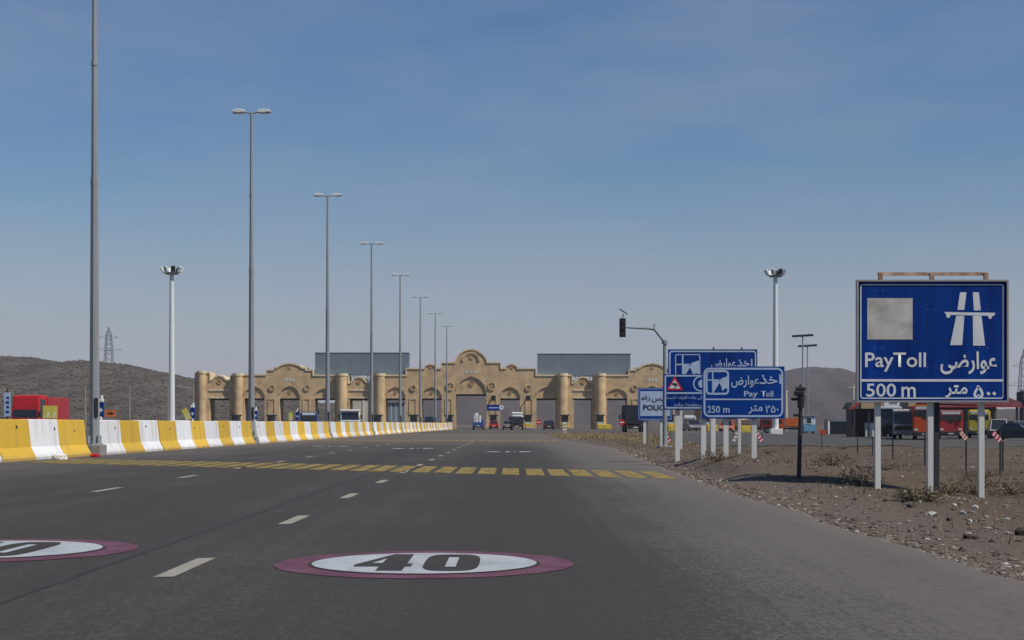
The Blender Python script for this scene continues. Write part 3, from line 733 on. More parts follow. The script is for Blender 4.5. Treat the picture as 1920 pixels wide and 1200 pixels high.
MB().ring_y(gx(883), gz(677), 1.55, .3, -.2, .02, 24, (0, 180)).build('dome_moulding', M_brick, gate)
MB().prism_y([(gx(883) + (.55 if k % 2 else .28) * math.cos(R(45 * k)), gz(670) + (.55 if k % 2 else .28) * math.sin(R(45 * k))) for k in range(8)], -.12, .02).build('star_relief', M_bricko, gate)
for px in (509, 574, 774, 841):         # moulded panel frames between bays
    for p in (px, mir(px)):
        x0, x1, z0, z1 = gx(p - 7), gx(p + 7), gz(779), gz(747)
        MB().box(x0, x1, -.10, .02, z1 - .22, z1).box(x0, x0 + .2, -.10, .02, z0, z1 - .22).box(x1 - .2, x1, -.10, .02, z0, z1 - .22).build('panel_frame', M_brick, gate)
for px, w in ((543, 8), (883, 11), (1223, 8)):   # three small pale emblem marks above the arches
    for k in (-1, 0, 1):
        cx, cz = gx(px + k * w * .8), gz(697 if px == 883 else 712)
        MB().box(cx - .28, cx + .28, -.05, .02, cz - .32, cz - .2).box(cx - .08, cx + .10, -.05, .02, cz - .2, cz + .3).box(cx + .1, cx + .3, -.05, .02, cz + .05, cz + .2).build('emblem_mark', M_signw, gate)

# large blank boards on the gate roof
for px0, px1, py0, py1, side in ((589, 766, 661, 703, 'beside the stepped gable of the passing bays, above the white lorry'), (1008, 1183, 663, 705, 'above the dark canvas-backed lorry')):
    t = thing('billboard', 'long blank grey display board on the toll gate roof, ' + ('next to the lamp poles' if px0 < 800 else 'next to the traffic signal'), 'billboard', (0, GD, 0))
    x0, x1, z0, z1 = gx(px0), gx(px1), gz(py1), gz(py0)
    n = 8
    for k in range(n):
        a, b = x0 + (x1 - x0) * k / n, x0 + (x1 - x0) * (k + 1) / n
        MB().box(a + .012, b - .012, 1.2, 1.3, z0 + .1, z1 - .08).build('panel', M_board, t)
    MB().box(x0, x1, 1.31, 3.6, z0, z1).build('casing', M_board, t)
    MB().box(x0 - .06, x1 + .06, 1.15, 1.32, z1 - .08, z1 + .06).box(x0 - .06, x1 + .06, 1.15, 1.32, z0 - .06, z0 + .1).build('frame', M_boardf, t)
    for fx in (.41, .56, ):
        xx = x0 + (x1 - x0) * fx
        MB().box(xx - .12, xx + .12, 1.35, 1.6, z0 - 1.5, z0).box(xx + .5, xx + .7, 1.35, 1.6, z0 - 1.3, z0).box(xx - .12, xx + .7, 1.38, 1.57, z0 - 1.5, z0 - 1.3).build('bracket', M_carw, t)

# ------------------------------------------------------------------ toll booths, bollards and lane furniture in front of the piers
def booth():
    t = thing('toll_booth', '', 'toll booth', group='toll booths on the lane islands')
    MB().box(-.95, .95, -3.2, 3.2, 0, .22, .05).build('island', M_conc, t)
    MB().box(-.6, .6, -1.1, 1.1, .22, 1.25).build('lower_wall', M_booth, t)
    MB().box(-.58, .58, -1.08, 1.08, 1.25, 2.35).build('glazing', M_boothg, t)
    for sx in (-1, 1):
        for sy in (-1, 1): MB().box(sx * .56 - .05, sx * .56 + .05, sy * 1.06 - .05, sy * 1.06 + .05, 1.25, 2.35).build('corner_post', M_dark, t)
    MB().box(-.8, .8, -1.45, 1.45, 2.35, 2.62, .04).build('roof', M_dark, t)
    for sx in (-.5, .5): MB().tube((sx, -2.7, .22), (sx, -2.7, 1.15), .16, .16, 10).build('bollard', M_yellowp, t)
    MB().box(-.5, .5, -3.0, -2.92, .3, .95).build('hazard_board', M_yellowp, t)
    return t
piers = [443, 509, 575, 643, 708, 776, 842, 925, 990, 1059, 1125, 1190, 1256, 1323]
pw = ['first', 'second', 'third', 'fourth', 'fifth', 'sixth', 'seventh']
b0 = booth()
for i, px in enumerate(piers):
    side = 'red lorry end' if i < 7 else 'lorry park end'
    o_ = i + 1 if i < 7 else 14 - i
    lab = f'small dark-glazed toll booth with flat roof, {pw[o_ - 1]} from the {side} of the gate'
    loc = (gx(px) * (GD - 6) / GD, GD - 6, 0)
    if i == 0: b0.location = loc; b0['label'] = lab
    else: copy_tree(b0, loc, lab)

def lane_signal(px, lab):
    t = thing('lane_signal', lab, 'lane signal', (gx(px), GD - 1.0, gz(745)), group='lane signals over the toll bays')
    MB().box(-.45, .45, -.12, .12, -.5, .3, .03).build('housing', M_black, t)
    MB().box(-.08, .08, .1, 1.02, -.1, .05).build('bracket', M_dark, t)
    for s in (-.22, .22): MB().tube((s, -.15, -.1), (s, -.10, -.1), .15, .15, 12).build('lens', M_glass, t)
for px, d in ((925, 'the pier beside the centre arch, above the blue sign'), (990, 'the second pier from the centre arch, above a booth'), (985 - 55, ''), ):
    if d: lane_signal(px, 'black lane signal box on ' + d)
t = thing('direction_sign', 'small blue direction sign with white end mark on a post before the centre pier', 'sign', (gx(926) * .965, GD * .965, 0))
MB().box(-1.25, 1.15, -.05, 0, 3.3, 4.4).build('panel', M_blue, t); MB().ring_y(1.35, 3.9, .3, .3, -.06, 0, 14).build('white_mark', M_signw, t); MB().box(-.9, .7, -.06, -.052, 3.75, 3.95).build('white_line', M_signw2, t)
for s in (-.8, .8): MB().tube((s, .03, 0), (s, .03, 3.4), .05).build('post', M_galv, t)
# ------------------------------------------------------------------ road signs
def rrect(x0, x1, z0, z1, r, n=5):
    P = []
    for cx, cz, a in ((x1 - r, z1 - r, 0), (x0 + r, z1 - r, 90), (x0 + r, z0 + r, 180), (x1 - r, z0 + r, 270)):
        P += [(cx + r * math.cos(R(a + 90 * k / n)), cz + r * math.sin(R(a + 90 * k / n))) for k in range(n + 1)]
    return P
def frame_line(name, x0, x1, z0, z1, w, y, m, parent, r=.06):
    """a rounded line following the sign's edge"""
    o, i_ = rrect(x0, x1, z0, z1, r), rrect(x0 + w, x1 - w, z0 + w, z1 - w, max(.01, r - w))
    n = len(o); mb = MB()
    for k in range(n):
        a, b = o[k], o[(k + 1) % n]; c, d = i_[(k + 1) % n], i_[k]
        mb.quad([(a[0], y, a[1]), (b[0], y, b[1]), (c[0], y, c[1]), (d[0], y, d[1])])
    return mb.build(name, m, parent)
class Sign:
    """a post-mounted sign; positions on its face are given by photo pixel, at the sign's own distance"""
    def __init__(s, name, label, px0, px1, py0, py1, D, m, posts, cat='road sign', pr=.045, thick=.05, pm=None):
        s.D = D; c = S((px0 + px1) / 2, py1, D); s.o = Vector((c.x, D, ground(c.x, D)))
        s.t = thing(name, label, cat, s.o)
        x0, z0 = s.l(px0, py1); x1, z1 = s.l(px1, py0)
        s.panel = MB().box(x0, x1, 0, thick, z0, z1).build('panel', m, s.t); s.r = (x0, x1, z0, z1)
        for p in posts:
            px, ptop = p if isinstance(p, tuple) else (p, py0 + 6)
            x, zt = s.l(px, ptop); zb = ground(x + s.o.x, D) - s.o.z
            MB().box(x - pr, x + pr, thick + .012, thick + .012 + 2 * pr, zb - .25, zt).build('post', pm or M_postw, s.t)
        for f in (.22, .78):
            zz = z0 + (z1 - z0) * f; MB().box(x0 + .05, x1 - .05, thick - .001, thick + .012, zz - .03, zz + .03).build('rear_rail', M_alu, s.t)
    def l(s, px, py): p = S(px, py, s.D); return p.x - s.o.x, p.z - s.o.z
    def rect(s, name, px0, px1, py0, py1, m, y=-.004, parent=None):
        x0, z0 = s.l(px0, py1); x1, z1 = s.l(px1, py0)
        return MB().box(x0, x1, y, 0.0, z0, z1).build(name, m, parent or s.panel)
    def text(s, txt, px0, px1, py0, py1, m, bold=.015, y=-.005):
        x0, z0 = s.l(px0, py1); x1, z1 = s.l(px1, py0)
        return lettering('lettering', txt, x0, x1, z0, z1, y, m, s.panel, bold)
    def poly(s, name, pts, m, y=-.004, y1=0.0):
        return MB().prism_y([s.l(a, b) for a, b in pts], y, y1).build(name, m, s.panel)
    def ring(s, name, px, py, r, w, m, y=-.004):
        x, z = s.l(px, py); k = s.D / FPX
        return MB().ring_y(x, z, r * k, w * k, y, 0, 28).build(name, m, s.panel)
    def border(s, px0, px1, py0, py1, w, m, r=.06, y=-.004):
        x0, z0 = s.l(px0, py1); x1, z1 = s.l(px1, py0)
        return frame_line('border_line', x0, x1, z0, z1, w, y, m, s.panel, r)

# -- the big 500 m sign
sg = Sign('road_sign', 'big blue PayToll 500 m sign with motorway symbol and a stained white sheet', 1609, 1887, 528, 751, 26.2, M_blue, [(1648, 540), (1747, 540), (1843, 540)], pr=.047)
x0, x1, z0, z1 = sg.r
MB().box(x0 - .03, x1 + .03, -.035, .06, z1, z1 + .03).box(x0 - .03, x1 + .03, -.035, .06, z0 - .03, z0).box(x0 - .03, x0, -.035, .06, z0, z1).box(x1, x1 + .03, -.035, .06, z0, z1).build('frame', M_alu, sg.t)
MB().box((x0 + x1) / 2 + .09, (x0 + x1) / 2 + .17, .17, .26, -.3, z1 - .1).build('back_stay', M_dark, sg.t)
sg.border(1613, 1882, 533, 747.5, .018, M_signw, r=.05)
sg.rect('panel_seam', 1610, 1886, 638.2, 638.9, M_dark, -.002); sg.rect('panel_seam', 1738, 1738.5, 529, 637, M_dark, -.002)
for px in (1640, 1655, 1739, 1754, 1836, 1851):
    for py in (580 if px > 1720 else 545, 690 if px > 1736 and px < 1760 else 652):
        x, z = sg.l(px, py); MB().tube((x, -.007, z), (x, .0, z), .008, .008, 6).build('bolt', M_alu, sg.panel)
sg.rect('white_sheet', 1626, 1711, 559, 636.5, M_dirtyw)
sg.rect('dividing_line', 1613, 1882, 711, 715.5, M_signw, -.0055)
sg.text('PayToll', 1622, 1736, 661, 697, M_signw, .012)
sg.text(persian('عوارضی'), 1763, 1869, 659, 702, M_signw, .022)
sg.text('500', 1624, 1680, 719, 744, M_signw, .012); sg.text('m', 1690, 1717, 725, 745, M_signw, .012)
sg.text(persian('متر'), 1772, 1814, 722, 746, M_signw, .022); sg.text('۵', 1825, 1844, 722, 746, M_signw, .022); sg.text('۰۰', 1849, 1868, 734, 742, M_signw, .02)
for p in ([(1800, 548), (1812, 548), (1808, 581), (1795, 581)], [(1824, 548), (1835, 548), (1839, 582), (1826, 582)],
          [(1793, 592), (1808, 592), (1804, 647), (1781.5, 647)], [(1824, 592), (1832 + 8, 592), (1847, 648), (1824.5, 648)]):
    sg.poly('carriageway_symbol', p, M_signw)
sg.poly('bridge_symbol', [(1770, 585), (1866, 586.5), (1864, 592), (1860, 592.5), (1859, 597.5), (1854, 597.5), (1852, 592), (1782, 590.5), (1780, 596), (1775, 595.5), (1774, 590)], M_signw, -.006)
fx = [sg.l(p, 512)[0] for p in (1651, 1747.5, 1849)]
zt = sg.l(0, 512)[1]
for x in fx: MB().box(x - .035, x + .035, -.02, .05, z1 + .03, zt).build('top_bracket', M_rust, sg.t)
MB().box(fx[0] - .03, fx[2] + .03, .052, .10, zt - .035, zt + .02).build('top_rail', M_rust, sg.t)

def hand_pictogram(s, px0, px1, py0, py1, m):
    """a hand reaching from a vehicle window to a booth: frame, window bars, arm and hand"""
    W, H = px1 - px0, py1 - py0
    s.border(px0, px1, py0, py1, .045, m, r=.10, y=-.005)
    s.rect('symbol_bar', px0 + W * .27, px0 + W * .33, py0 + 2, py1 - 2, m, -.0065)
    s.rect('symbol_bar', px0 + 2, px0 + W * .6, py0 + H * .38, py0 + H * .43, m, -.008)
    s.poly('arm_symbol', [(px0 + W * .27, py1 - 3), (px0 + W * .33, py1 - 3), (px0 + W * .62, py0 + H * .46), (px0 + W * .34, py0 + H * .42)], m, -.0095)
    s.poly('hand_symbol', [(px0 + W * .58, py0 + H * .52), (px0 + W * .66, py0 + H * .34), (px0 + W * .95, py0 + H * .24), (px0 + W * .97, py0 + H * .78), (px0 + W * .82, py0 + H * .74), (px0 + W * .72, py0 + H * .86), (px0 + W * .66, py0 + H * .66)], m, -.011)

# -- 250 m sign
D = G(1362, 857).y
sg = Sign('road_sign', 'blue Pay Toll 250 m sign with hand pictogram on three white posts', 1317, 1471, 687, 785, D, M_bluef, [(1320, 760), (1362, 760), (1415, 760)], pr=.06)
sg.border(1319, 1468.5, 689.5, 782, .045, M_signw2, r=.14)
sg.rect('dividing_line', 1320.5, 1467, 747.5, 750, M_signw2, -.0055)
hand_pictogram(sg, 1323, 1367, 694, 740, M_signw2)
sg.text(persian('اخذ'), 1424, 1465, 702, 720, M_signw2, .018); sg.text(persian('عوارض'), 1371, 1423, 704, 727, M_signw2, .018)
sg.text('Pay', 1395, 1421, 733, 746.5, M_signw2, .02); sg.text('Toll', 1427, 1450, 733, 744, M_signw2, .02)
sg.text('250', 1326, 1350, 761, 774, M_signw2, .012); sg.text('m', 1356, 1368, 765, 774, M_signw2, .012)
sg.text(persian('متر'), 1403, 1430, 760, 776, M_signw2, .016); sg.text('۲۵۰', 1435, 1460, 760, 774, M_signw2, .016)

# -- warning board (slippery road) half hidden behind it
D = D + 3.0
sg = Sign('road_sign', 'blue warning board with red triangle, partly behind the 250 m sign', 1244, 1356, 701.5, 768, D, M_blue, [(1271, 760), (1338, 760)], pr=.06)
sg.border(1246, 1354, 703, 766, .04, M_signw2, r=.05)
sg.rect('dividing_line', 1247, 1353, 735.5, 738.5, M_signw2, -.0055)
sg.poly('warning_triangle', [(1265, 705), (1281, 731.5), (1250, 731.5)], M_red)
sg.poly('triangle_field', [(1265, 711.5), (1275.5, 728.5), (1254.5, 728.5)], M_signw, -.007)
sg.poly('car_symbol', [(1260, 719), (1266, 717.5), (1270, 721), (1271, 724), (1265, 723), (1260, 721.5)], M_black, -.010)
sg.poly('skid_symbol', [(1266, 723.5), (1268, 723.5), (1266, 728), (1264, 728)], M_black, -.010)
sg.ring('emblem_ring', 1314, 719.5, 13.5, 2.4, M_signw2); sg.ring('emblem_core', 1317, 719.5, 4.2, 7.5, M_signw2)
sg.text(persian('هنگام بارندگی جاده لغزنده است'), 1249, 1352, 741, 751, M_signw2, .004); sg.text(persian('با سرعت مطمئنه برانید'), 1263, 1345, 755, 763, M_signw2, .004)

# -- far large sign
D = 77.0
sg = Sign('road_sign', 'large blue toll sign standing tallest behind the 250 m sign', 1252.5, 1420, 655, 764, D, M_blue, [(1277, 760), (1335, 760), (1387, 760)], pr=.075)
sg.border(1254.5, 1418, 657.5, 762, .07, M_signw2, r=.16)
hand_pictogram(sg, 1266, 1313, 664, 712, M_signw2)
sg.text(persian('اخذ'), 1382, 1411, 673, 687, M_signw2, .02); sg.text(persian('عوارض'), 1333, 1380, 672, 694, M_signw2, .02)
sg.text('Pay Toll', 1340, 1400, 703, 719, M_signw2, .02)
x0, x1, z0, z1 = sg.r
for px in (1338, 1391): x = sg.l(px, 0)[0]; MB().box(x - .04, x + .04, .01, .08, z1, z1 + .1).build('lifting_lug', M_dark, sg.t)

# -- POLICE sign
D = 90.0
sg = Sign('road_sign', 'white POLICE sign with blue border beside the traffic signal pole', 1196, 1260, 727, 788, D, M_bluef, [(1209, 780), (1240.5, 780)], pr=.075)
sg.rect('white_field', 1200.5, 1256, 733.5, 780, M_signw2)
sg.border(1197.5, 1258.5, 728.5, 786.5, .03, M_signw2, r=.05)
sg.text('POLICE', 1206, 1253, 759, 769.5, M_black, .03, -.010)
sg.text(persian('راه'), 1203, 1219, 741, 753, M_black, .02, -.010); sg.text(persian('پلیس'), 1222, 1254, 740, 756, M_black, .02, -.010)
x = sg.l(1215.5, 0)[0]; MB().box(x - .05, x + .05, .5, .6, ground(x + sg.o.x, D + .5) - sg.o.z - .2, sg.r[3] - .4).build('rear_post', M_postw, sg.t)
MB().bar((x, .5, sg.r[3] - .6), (x, .06, sg.r[3] - .6), .05).build('rear_strut', M_postw, sg.t)

# -- traffic signal on a cranked arm
D = 72.5
p = S(1246.5, 835, D); base = Vector((p.x, D, ground(p.x, D)))
t = thing('traffic_signal', 'black traffic signal with small solar panel on a grey cranked arm', 'traffic light', base)
def lq(px, py, dy=0): q = S(px, py, D); return Vector((q.x - base.x, dy, q.z - base.z))
MB().box(-.32, .32, -.3, .3, -.2, .1, .03).build('footing', M_conc, t)
MB().tube((0, 0, .1), (0, 0, lq(0, 640).z), .115, .085, 10).build('pole', M_galv, t)
MB().tube((0, 0, lq(0, 645).z), (0, 0, lq(0, 638).z), .15, .15, 10).build('pole_cap', M_galv, t)
a, b, c = lq(1247, 642), lq(1227, 617), lq(1172, 614)
MB().tube(a, b, .075, .065, 8).tube(b, lq(1216, 616), .07, .06, 8).tube(lq(1217, 616), c, .055, .04, 8).build('arm', M_galv, t)
MB().tube(b, b + Vector((0, 0, .22)), .03, .03, 6).tube(b + Vector((-.07, 0, .2)), b + Vector((.07, 0, .2)), .02).build('arm_finial', M_galv, t)
h0, h1 = lq(1161.5, 632), lq(1173, 597)
hd = MB().box(h0.x, h1.x, -.14, .12, h0.z, h1.z, .02).build('signal_head', M_black, t)
for k in range(3):
    z = h1.z - (h1.z - h0.z) * (k + .5) / 3; cx = (h0.x + h1.x) / 2
    MB().tube((cx, -.15, z), (cx, -.143, z), .1, .1, 14).build('lens', M_glass, hd)
    MB().ring_y(cx, z, .115, .012, -.27, -.143, 14, (0, 180)).build('visor', M_black, hd)
MB().tube(((h0.x + h1.x) / 2, 0, h1.z), (lq(1169, 588)), .02).build('panel_stem', M_dark, t)
MB().box(-.24, .24, -.17, .17, -.012, .012, 0, Matrix.Translation(lq(1169, 584)) @ Matrix.Rotation(R(34), 4, 'Y') @ Matrix.Rotation(R(12), 4, 'X')).build('solar_panel', M_solar, t)

# -- black roadside post with junction gear
p = G(1497, 893)
t = thing('roadside_post', 'black leaning steel post with lumpy cable gear on top beside the gravel', 'post', (p.x, p.y, p.z))
k = p.y / FPX
MB().tube((0, 0, -.3), (5 * k, 0, 150 * k), .043, .036, 10).build('shaft', M_dark, t)
MB().tube((4.6 * k, 0, 128 * k), (5.2 * k, 0, 152 * k), .06, .075, 10).build('sleeve', M_dark, t)
MB().box(-.075, .095, -.08, .07, 151 * k, 160 * k, .015).box(-.045, .125, -.05, .06, 160 * k, 167 * k, .012).build('junction_box', M_black, t)
MB().box(-.13, -.02, -.04, .04, 142 * k, 147 * k, .01).box(-.09, .0, -.05, .03, 112 * k, 117 * k, .01).build('clamp', M_black, t)
MB().tube((.03, 0, 167 * k), (.04, 0, 172 * k), .02).build('stub', M_dark, t)

# ------------------------------------------------------------------ high masts and far lamps
def high_mast(px, ptop, pbase, D, lab):
    b = S(px, 800, D); b.z = ground(b.x, D)
    t = thing('floodlight_mast', lab, 'light mast', b)
    H = S(px, ptop + 10, D).z - b.z
    MB().box(-.8, .8, -.8, .8, -.2, .75, .05).build('footing', M_white, t)
    MB().tube((0, 0, .75), (0, 0, H), .42, .27, 14).build('mast', M_lampw, t)
    MB().tube((0, 0, H - .1), (0, 0, H + .12), .8, .95, 16).build('head_frame', M_galv, t)
    for k in range(8):
        a = R(45 * k + 20); c, s_ = math.cos(a), math.sin(a)
        fl = MB().box(-.27, .27, -.12, .12, -.38, .38, .03, Matrix.Translation((c * 1.25, s_ * 1.25, H + .5)) @ Matrix.Rotation(a + R(90), 4, 'Z') @ Matrix.Rotation(R(28), 4, 'X')).build('floodlight', M_dark if k in (1, 6) else M_lampw, t)
    MB().tube((0, 0, H + .1), (0, 0, H + .75), .1, .05, 8).build('finial', M_dark, t)
high_mast(322, 503, 800, 196, 'tall white floodlight mast with a ring of lamps beyond the striped barrier')
high_mast(1454, 508, 808, 200, 'tall white floodlight mast with a ring of lamps behind the blue sign cluster')
def thin_mast(px, ptop, D, lab):
    b = S(px, 800, D); b.z = ground(b.x, D); H = S(px, ptop, D).z - b.z
    t = thing('lamp_mast', lab, 'lamp mast', b)
    MB().tube((0, 0, 0), (0, 0, H), .16, .10, 8).build('mast', M_galv, t)
    MB().tube((-1.3, 0, H - .1), (1.3, 0, H + .1), .05).build('crossarm', M_dark, t)
    for s_ in (-1.25, -.45, .45, 1.25): MB().box(s_ - .38, s_ + .38, -.25, .25, H - .28 + s_ * .06, H + .06 + s_ * .06, .05).build('lamp_head', M_black, t)
thin_mast(1505, 628, 236, 'thin lamp mast with a dark four-lamp crossarm above the guard booth, the taller of two')
thin_mast(1514, 647, 262, 'thin lamp mast with a dark four-lamp crossarm above the guard booth, the shorter of two')

def pylon(px, ptop, pbase, D, lab, w=4.4):
    b = S(px, pbase, D); H = S(px, ptop, D).z - b.z
    t = thing('power_pylon', lab, 'pylon', b)
    def hw(z): u = z / H; return w * (1 - u) * .5 + .9 * u if u < .85 else max(.06, .9 * (1 - u) / .15 * .9)
    cs = [(-1, -1), (1, -1), (1, 1), (-1, 1)]
    lv = [H * f for f in (0, .14, .28, .41, .53, .64, .74, .83, .91, 1.0)]
    for a, c in cs:
        mb = MB()
        for z0, z1 in zip(lv, lv[1:]): mb.bar((a * hw(z0), c * hw(z0), z0), (a * hw(z1), c * hw(z1), z1), .22)
        mb.build('leg', M_pylon, t)
    mb = MB()
    for z0, z1 in zip(lv[:-1], lv[1:]):
        for k in range(4):
            (a, c), (d, e) = cs[k], cs[(k + 1) % 4]
            mb.bar((a * hw(z0), c * hw(z0), z0), (d * hw(z1), e * hw(z1), z1), .12); mb.bar((d * hw(z0), e * hw(z0), z0), (a * hw(z1), c * hw(z1), z1), .12)
    mb.build('bracing', M_pylon, t)
    for f, l_ in ((.42, 6.5), (.72, 5.0)):
        z = H * f
        for s_ in (-1, 1):
            MB().bar((s_ * hw(z), 0, z), (s_ * l_, 0, z + .6), .16).bar((s_ * hw(z), 0, z + 1.6), (s_ * l_, 0, z + .6), .12).build('crossarm', M_pylon, t)
    MB().box(-hw(H * .42) - .1, hw(H * .42) + .1, -hw(H * .42), hw(H * .42), H * .42, H * .43).build('ring_frame', M_pylon, t)
pylon(204, 613, 690, 770, 'steel lattice power pylon standing on the brown hill')
pylon(1920, 655, 775, 640, 'steel lattice power pylon far behind the big PayToll sign', 5)

def pole_at(px, ptop, D, r, lab, cap=True, m=None):
    b = S(px, 800, D); b.z = ground(b.x, D); H = S(px, ptop, D).z - b.z
    t = thing('utility_pole', lab, 'pole', b, group='plain poles below the hill')
    MB().tube((0, 0, -.2), (0, 0, H), r, r * .7, 8).build('shaft', m or M_wood, t)
    MB().box(-.5, .5, -.05, .05, H - .35, H - .22).build('crossbar', m or M_wood, t)
pole_at(160, 722, 300, .17, 'pale wooden utility pole below the hill, hidden partly by the lamp pole')
pole_at(243, 724, 300, .17, 'pale wooden utility pole standing alone below the hill')
pole_at(314.5, 727, 300, .15, 'pale wooden utility pole beside the floodlight mast')
pole_at(362.5, 724, 300, .15, 'pale wooden utility pole at the end column of the toll gate')
pole_at(1474, 732, 330, .35, 'thick pale pole at the foot of the far hill', m=M_cream)
pole_at(1600, 722, 190, .16, 'pale pole rising beside the tan shop roof', m=M_cream)

# ------------------------------------------------------------------ keep-right markers and yellow boards on the opposite side
def keep_right(px, D, lab):
    b = S(px, 800, D); b.z = 0
    t = thing('keep_right_marker', lab, 'traffic marker', b, group='blue and white markers beyond the barrier')
    MB().tube((0, 0, 0), (0, 0, 1.5), .10, .10, 10).build('white_base', M_white, t)
    MB().box(-.22, .22, -.08, .08, 1.45, 2.5, .05).build('blue_panel', M_blue, t)
    MB().box(-.2, .2, -.12, .12, 2.5, 2.75, .05).tube((.06, 0, 2.75), (.06, 0, 3.0), .11, .09, 10).build('lamp_cap', M_lampw, t)
    MB().prism_y([(-.12, 1.95), (.02, 2.15), (.02, 2.03), (.14, 2.03), (.14, 1.87), (.02, 1.87), (.02, 1.75)], -.09, -.081).build('arrow', M_signw, t)
for px, D, l_ in ((189, 108, 'beside the eighth lamp pole'), (361, 147, 'before the end column of the gate'), (479, 183, 'beside the seventh lamp pole'), (557.5, 203, 'beside the blue minibus')):
    keep_right(px, D, 'blue and white keep-right marker with lamp cap, ' + l_)
def chevron(px, D, zc, w, h, tilt, lab, m=None):
    b = S(px, 800, D); b.z = 0
    t = thing('hazard_board', lab, 'hazard board', b, group='yellow boards beyond the barrier')
    MB().box(-.04, .04, .02, .10, 0, zc).build('post', M_galv, t)
    p = MB().box(-w / 2, w / 2, -.03, .02, -h / 2, h / 2, 0, Matrix.Translation((0, 0, zc)) @ Matrix.Rotation(R(tilt), 4, 'Y')).build('board', m or M_ylw_sign, t)
    for k in (-.25, .2): MB().prism_y([(k * w, -h * .45 + zc), (k * w + w * .12, -h * .45 + zc), (k * w + w * .2, zc), (k * w + w * .08, zc)], -.042, -.034).build('stripe', M_white, p)
chevron(94, 100, 1.75, .95, .85, 0, 'faded yellow hazard board in front of the red lorry')
chevron(350, 140, 1.85, .5, 1.1, -28, 'tilted yellow hazard board near the end column of the gate')
chevron(545, 196, 1.9, .5, 1.0, 0, 'yellow hazard board beside the blue minibus')
t = thing('orange_sign', 'orange rectangular roadworks sign on legs beyond the barrier below the hill', 'sign', (S(207, 794, 170).x, 170, 0))
MB().box(-.62, .62, -.04, .0, 1.75, 2.5, .0).build('panel', M_orange, t)
for s_ in (-.4, .4): MB().box(s_ - .04, s_ + .04, .0, .08, 0, 2.4).build('leg', M_galv, t)
MB().prism_y([(-.35, 2.02), (.1, 2.02), (.1, 1.92), (.4, 2.12), (.1, 2.32), (.1, 2.22), (-.35, 2.22)], -.05, -.041).build('arrow', M_black, t)
b = S(14, 800, 96)
t = thing('banner_sign', 'narrow upright pale blue banner sign with dark marks beside the red lorry', 'sign', (b.x, 96, 0))
MB().tube((0, 0, 0), (0, 0, 3.25), .05).build('post', M_dark, t)
pn = MB().box(-.2, .2, -.05, 0, 1.45, 2.95).build('panel', mat('pale_blue_sign', (.34, .44, .58), .6), t)
for k in range(4): MB().box(-.1 + .05 * (k % 2), .12, -.056, -.051, 1.65 + .3 * k, 1.8 + .3 * k).build('dark_mark', M_blue, pn)
# ------------------------------------------------------------------ vehicles (local frame: front faces -y, wheels on z = 0)
def wheels(t, xs, ys, r, w=.22):
    for y in ys:
        for s_ in (-1, 1):
            o = MB().tube((s_ * (xs - w), y, r), (s_ * xs, y, r), r, r, 16).build('wheel', M_tyre, t)
            MB().tube((s_ * xs, y, r), (s_ * (xs + .012), y, r), r * .55, r * .5, 12).build('rim', M_galv, o)
def lights(t, w, yf, z, m, s=.16, name='headlight', dy=-.02):
    for k in (-1, 1): MB().box(k * w - s, k * w + s, min(yf, yf + dy), max(yf, yf + dy), z - s * .6, z + s * .6, .01).build(name, m, t)
def tapered(mb, w0, w1, prof_lo, prof_hi):
    """greenhouse: lower rectangle (y0,y1,z) to upper rectangle (y0,y1,z)"""
    (a0, a1, za), (b0, b1, zb) = prof_lo, prof_hi
    lo = [(-w0, a0, za), (w0, a0, za), (w0, a1, za), (-w0, a1, za)]; hi = [(-w1, b0, zb), (w1, b0, zb), (w1, b1, zb), (-w1, b1, zb)]
    v = [mb.bm.verts.new(p) for p in lo + hi]
    for f in ((3, 2, 1, 0), (4, 5, 6, 7), (0, 1, 5, 4), (1, 2, 6, 5), (2, 3, 7, 6), (3, 0, 4, 7)): mb.bm.faces.new([v[i] for i in f])
    return mb
def car(loc, rz, m, lab, group=None, W=.85, H=1.45, L=4.3, hatch=False):
    t = thing('car', lab, 'car', loc, rz, group); h = L / 2
    prof = [(-h, .35), (-h + .05, .68), (-h + 1.15, .86), (h - (.35 if hatch else .8), .92), (h - .04, .85), (h, .4), (h - .1, .22), (-h + .1, .22)]
    mb = MB().prism_x(prof, -W, W); bmesh.ops.bevel(mb.bm, geom=mb.bm.edges[:], offset=.05, segments=2, affect='EDGES'); mb.build('body', m, t, True)
    r0, r1 = -h + 1.1, h - (.25 if hatch else .75)
    tapered(MB(), W - .05, W - .2, (r0, r1, .85), (r0 + .75, r1 - .55, H - .05)).build('windows', M_glass, t)
    mb = MB().box(-W + .18, W - .18, r0 + .7, r1 - .5, H - .06, H + .01, .03); mb.build('roof', m, t, True)
    for s_ in (-1, 1):
        MB().bar((s_ * (W - .06), r0 + .02, .86), (s_ * (W - .21), r0 + .76, H - .03), .05).bar((s_ * (W - .06), r1 - .02, .88), (s_ * (W - .21), r1 - .54, H - .03), .06).bar((s_ * (W - .05), .1, .88), (s_ * (W - .2), .1, H - .03), .05).build('pillar', m, t)
        MB().box(s_ * (W + .07) - .07, s_ * (W + .07) + .07, r0 + .25, r0 + .33, .92, 1.04, .02).build('mirror', m, t)
    lights(t, W - .22, -h + .02, .62, M_lightw); lights(t, W - .2, h - .02, .70, M_lightred, .15, 'tail_light', .03)
    MB().box(-W + .03, W - .03, -h - .05, -h + .1, .28, .45, .03).build('front_bumper', M_black, t); MB().box(-W + .03, W - .03, h - .1, h + .05, .3, .5, .03).build('rear_bumper', M_black, t)
    MB().box(-.26, .26, h + .03, h + .058, .5, .62).build('number_plate', M_plate, t)
    wheels(t, W, (-h + .8, h - .8), .31)
    return t
